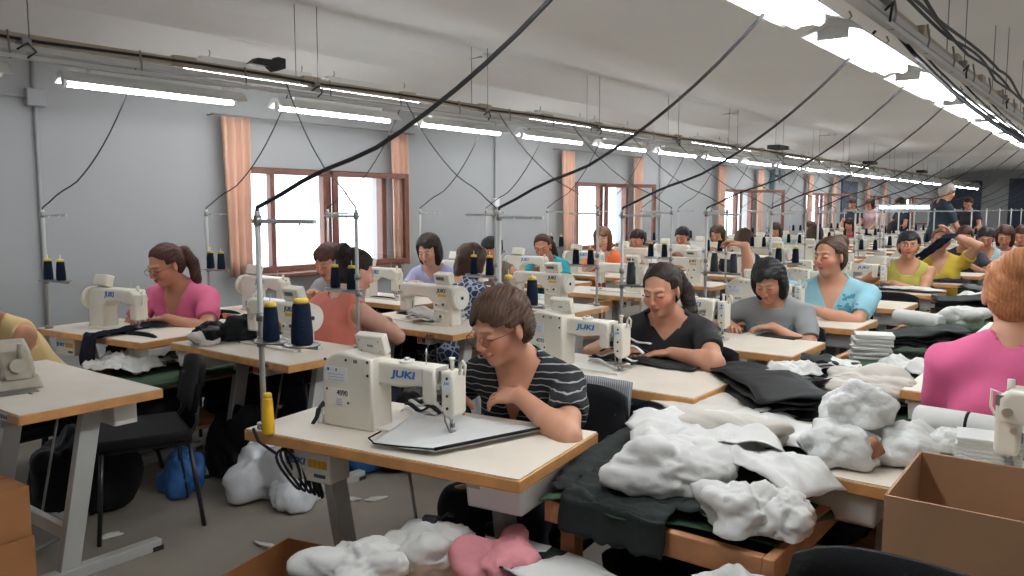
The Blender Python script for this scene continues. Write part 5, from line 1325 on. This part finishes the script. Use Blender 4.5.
# chairs
C0 = chair(); KC = {C0.name: [c for c in bpy.data.objects if c.parent == C0]}
place(C0, (-3.82, 1.90, 0), PI-.35, 'black padded chair standing empty in the left aisle'); C0['category'] = 'chair'
CL = chair(sz=.30); KL = {CL.name: [c for c in bpy.data.objects if c.parent == CL]}; CL['category'] = 'chair'
seats = [(-1.80, 2.55, PI+.10, 'black chair the woman in the striped top sits on'), (-1.83, 3.80, PI+.1, 'black chair under the woman in the black T-shirt'), (-1.76, 4.98, PI, 'black chair under the woman in the grey T-shirt'), (-1.72, 5.94, PI+.1, 'black chair under the woman in light blue'), (-1.68, 7.38, PI, 'empty black chair pushed up behind the woman in light blue'),
  (-1.76, 8.50, PI, 'black chair under the person in the olive vest'), (-1.72, 9.85, PI, 'black chair under the woman in yellow'), (-3.86, 3.05, 0, 'black chair under the woman in the coral vest'), (-4.08, 4.36, 0, 'black chair under the woman in the patterned blouse'),
  (-5.22, 3.02, PI+.3, 'black chair under the pink-shirted woman by the wall'), (-5.02, 4.36, PI, 'black chair under the grey-shirted person'), (-5.12, 5.49, PI, 'black chair under the woman in the lavender top'), (-.29, 3.16, 0, 'black chair under the pink-shirted woman at right'), (-.30, 1.28, PI, 'black chair whose rounded back shows at the bottom right'),
  (-5.0, 1.86, .1, 'dark chair seen under the front edge of the wall-side table'), (-4.70, 2.10, PI+.2, 'black chair under the person at the left edge')]
for i, (x, y, a, l_) in enumerate(seats):
    low = ' under ' in l_ or 'sits on' in l_
    o = CL if i == 0 else (copy_tree(CL, None, KL) if low else copy_tree(C0, None, KC)); place(o, (x, y, 0), a, l_); o['category'] = 'chair'
    if 'bottom right' in l_: o.scale = (1, 1, 1.12)
q = MB(); q.grid(14, 8, lambda u, v: Vector(((u-.5)*.40, -.305-.03*math.cos((u-.5)*PI)-.05*v-.004*math.sin(u*20), .60+.22*v)), stripes('grey_striped_jacket', (.20, .21, .22), (.42, .43, .44), 30, .5, .9, 'X', .3), thick=.012)
put(q, 'jacket', (-1.80, 2.55, 0), PI+.10, 'grey striped jacket hung over the chair of the striped-top woman', 'jacket')
# old beige machine tilted back at the left
r = empty('sewing_machine', (-3.86, 1.36, ZT), -.15, 'old beige machine with tilted head on the near left table', 'sewing machine')
q = MB(); q.box((0, 0, .03), (.34, .20, .06), BEIGE, bev=.012, taper=(.9, .8)); q.build('base', r)
q = MB(); q.prism([(-.16, .05), (-.14, .17), (.0, .20), (.10, .16), (.17, .09), (.17, .05)], BEIGE, -.06, .07, .018); q.build('arm', r)
q = MB(); q.cyl((.08, -.062, .12), (.08, -.072, .12), .018, DGREY, seg=14); q.box((.12, -.065, .08), (.09, .02, .05), DSTEEL, bev=.005); q.cyl((.15, 0, .10), (.19, 0, .11), .03, BEIGE, seg=12); q.tube([(.02, -.07, .17), (.06, -.08, .19), (.12, -.07, .15)], .005, STEEL, 6); q.cyl((.13, .02, .13), (.15, .02, .20), .012, BEIGE, seg=10); q.build('looper_mechanism', r)
q = MB(); q.box((-.10, -.065, .12), (.10, .006, .05), mat('sky_blue_patch', (.25, .55, .75), .4)); q.build('thread_chart', r)
q = MB(); q.box((.2, -.01, .003), (.10, .14, .004), DSTEEL); q.build('needle_plate', r)
T_ = TBL['B', 0]
for x in (.10, .20): q = MB(); q.box((x, -.10, .7808), (.035, .008, .002), DGREY); q.build('table_slot', T_)
for x in (.18, .42):
    q = MB(); q.box((x, -.2865, .757), (.08, .002, .028), mat('sticker_silver', (.45, .42, .42), .4)); [q.box((x-.03+.02*k, -.288, .757), (.011, .001, .014), DARKL) for k in range(4)]; q.build('sticker', T_)
for kk in range(1, 5):
    q = MB(); q.box((.36, -.2865, .757), (.12, .002, .022), mat('bare_wood_plate', (.60, .36, .2), .5)); q.mesh(JUKI, DARKL, text_M((.36, -.2885, .757), .022, (1, 0, 0), (0, 0, 1), 1.6)); q.build('name_plate', TBL['B', kk])
# yellow cone on the front table, thread cone on the wall-side table, film bag, cables, scraps
o = cone(YELT, mat('yellow_rim', (.8, .5, .05), .4), .125, .021); place(o, (-2.31, 1.60, ZT), 0, 'tall yellow thread cone at the corner of the front table'); o['category'] = 'thread cone'
q = MB(); q.lathe([(.011, 0), (.012, .03), (.006, .035), (.010, .04), (.010, .055)], WPLA, seg=12); put(q, 'bobbin_case', (-2.28, 1.80, ZT), 0, 'small white bobbin post behind the front machine', 'bobbin')
o = cone(NAVYT, YCAP, .12, .028); place(o, (-5.38, 2.42, ZT), 0, 'navy thread cone on the tabletop at the wall, left of the machine'); o['category'] = 'thread cone'
q = bundle((.36, .30, .34), PB_, 111, .25); put(q, 'plastic_bag', (-3.62, 2.50, .0), .3, 'crumpled clear plastic film bag on the floor under the front tables', 'bag')
q = bundle((.26, .24, .22), PB_, 112, .25); put(q, 'plastic_bag', (-3.40, 2.50, .0), .8, 'smaller clear plastic film bag beside the cable loops', 'bag')
q = MB()
for k in range(6):
    a = .06+.008*k; q.tube([(.012*k+.035*math.cos(t+.3*k)-.06*math.sin(t)*(.5-.1*k), .01*k+.01*math.sin(t*2), .61+a*1.1*math.sin(t)) for t in [i*PI/9 for i in range(18)]], .005, CABLE, 6, closed=True)
q.tube([(-.14, 0, .745), (-.12, 0, .70), (-.05, 0, .66)], .006, CABLE, 6); put(q, 'cable_coil', (-2.25, 1.64, .045), .4, 'black cable loops hanging under the left corner of the front table', 'cable')
for i, (x, y, l_) in enumerate(((-3.02, 2.10, 'white tape scrap on the floor below the yellow cone'), (-3.22, 2.72, 'white paper scrap on the floor left of the machine leg'), (-3.12, 2.80, 'white paper crumb on the floor right of the machine leg'), (-3.75, 1.70, 'white thread scraps on the floor by the black chair'))):
    put(bundle((.10 if i else .20, .04, .02), WF, 120+i, .3, sub=3), 'paper_scrap', (x, y, 0), .5*i, l_, 'scrap')
for i, (x, y, m_, l_) in enumerate(((-1.62, 4.15, mat('red_bag', (.5, .02, .03), .6), 'red bag on the floor beside the second middle table'), (-1.86, 4.55, mat('blue_bag', (.02, .12, .35), .6), 'blue bag under the table of the woman in the grey T-shirt'), (-3.55, 3.15, mat('blue_bag', (.02, .12, .35), .6), 'blue bag under the table by the coral vest'), (-4.2, 2.9, KF, 'black bag under the table by the empty chair'), (-4.55, 3.4, mat('red_bag', (.5, .02, .03), .6), 'red bag on the floor behind the low bench'), (-3.5, 4.1, KF, 'black bag beneath the machine of the coral vest'))):
    put(bundle((.34, .26, .34), m_, 130+i, .2, sub=4), 'bag', (x, y, 0), i, l_, 'bag')
q = MB(); q.grid(10, 14, lambda u, v: Vector((-.05+.10*u+.015*math.sin(v*9+u*8), .02*math.sin(u*12)+.01*noise.noise(Vector((u*4, v*4, 0))), -.40*v)), PB_, thick=.004)
put(q, 'plastic_strip', (-2.31, 2.74, ZT+.08), .2, 'white translucent strips hanging behind the front machine', 'strip')
q = MB(); q.lathe([(.035, 0), (.036, .12), (.03, .145), (.012, .165), (.012, .185)], mat('clear_bottle', (.6, .7, .78), .15), seg=16); q.lathe([(.0365, .05), (.0365, .09)], mat('red_bottle_band', (.6, .3, .3), .4), seg=16); put(q, 'water_bottle', (-4.78, 2.78+.45, ZT), 0, 'clear water bottle beside the pink-shirted woman by the wall', 'bottle')
# low lamp over the inspection stand far down the hall
r = empty('lamp', (-3.1, 15.0, 0), 0, 'low bright tube lamp on a frame far down the hall', 'lamp')
q = MB(); q.cyl((-.48, 0, 1.56), (.48, 0, 1.56), .022, mat('cool_tube', (1, 1, 1), .3, emit=((.62, .85, 1.), 12.)), seg=10); q.build('tube', r); q = MB(); q.box((0, 0, 1.60), (1.1, .12, .03), REFL, bev=.004); q.build('shade', r)
for s_ in (-1, 1): q = MB(); q.cyl((s_*.53, .05, 0), (s_*.53, .05, 1.62), .015, GREYM, seg=8); q.build('post', r)
# thick cable swooping from the right-hand rail to the right edge
for k in range(5):
    so = inst(S0, (.25, DY[k]+.24, ZT), PI, 'grey thread stand on the right-hand table row, %s one from the camera' % ORD[k], 'thread stand')
    if k > 1: cable((.25, DY[k]+.24, 1.54), (-1.02, DY[k]+.3, 2.42), 'thin black cable to the %s stand of the right-hand table row' % ORD[k], .5, .006)
cable((.25, DY[1]+.24, 1.54), (-1.02, 4.5, 2.42), 'thick black cable swooping down to the right edge of the picture', .55, .012, lead=0.)

# dark bags and bundles stowed low under the benches and tables
for i, (x, y, z, sz_, m_, l_) in enumerate(((-4.62, 2.35, .235, (.46, .50, .26), KF, 'black bag on the shelf at the near end of the low bench'), (-4.64, 3.0, .235, (.46, .60, .28), KF, 'large black bag on the low bench shelf, second from its near end'), (-4.62, 3.7, .235, (.46, .50, .28), NF, 'navy bag on the low bench shelf, third from its near end'),
    (-4.64, 4.5, .235, (.46, .60, .28), KF, 'black bag on the low bench shelf, fourth from its near end'), (-4.1, 2.62, 0, (.40, .36, .42), KF, 'tall black bag on the floor under the empty-chair table'), (-3.95, 2.95, 0, (.34, .30, .40), NF, 'navy bag on the floor behind the empty-chair table'), (-4.25, 1.75, 0, (.42, .34, .45), KF, 'black bag on the floor under the near left table'),
    (-1.02, 2.4, .235, (.5, .6, .30), KF, 'black bag on the shelf of the long bench, nearest one'), (-1.02, 3.3, .235, (.5, .6, .30), CF, 'charcoal bag on the shelf of the long bench, second one'), (-4.05, 2.25, .0, (.24, .22, .26), mat('sky_bag', (.02, .10, .30), .6), 'small blue bag on the floor beside the empty chair'), (-3.35, 3.35, 0, (.40, .36, .40), KF, 'black bag on the floor by the coral-vested woman'))):
    put(bundle(sz_, m_, 160+i, .25), 'bag', (x, y, z), i*.7, l_, 'bag')
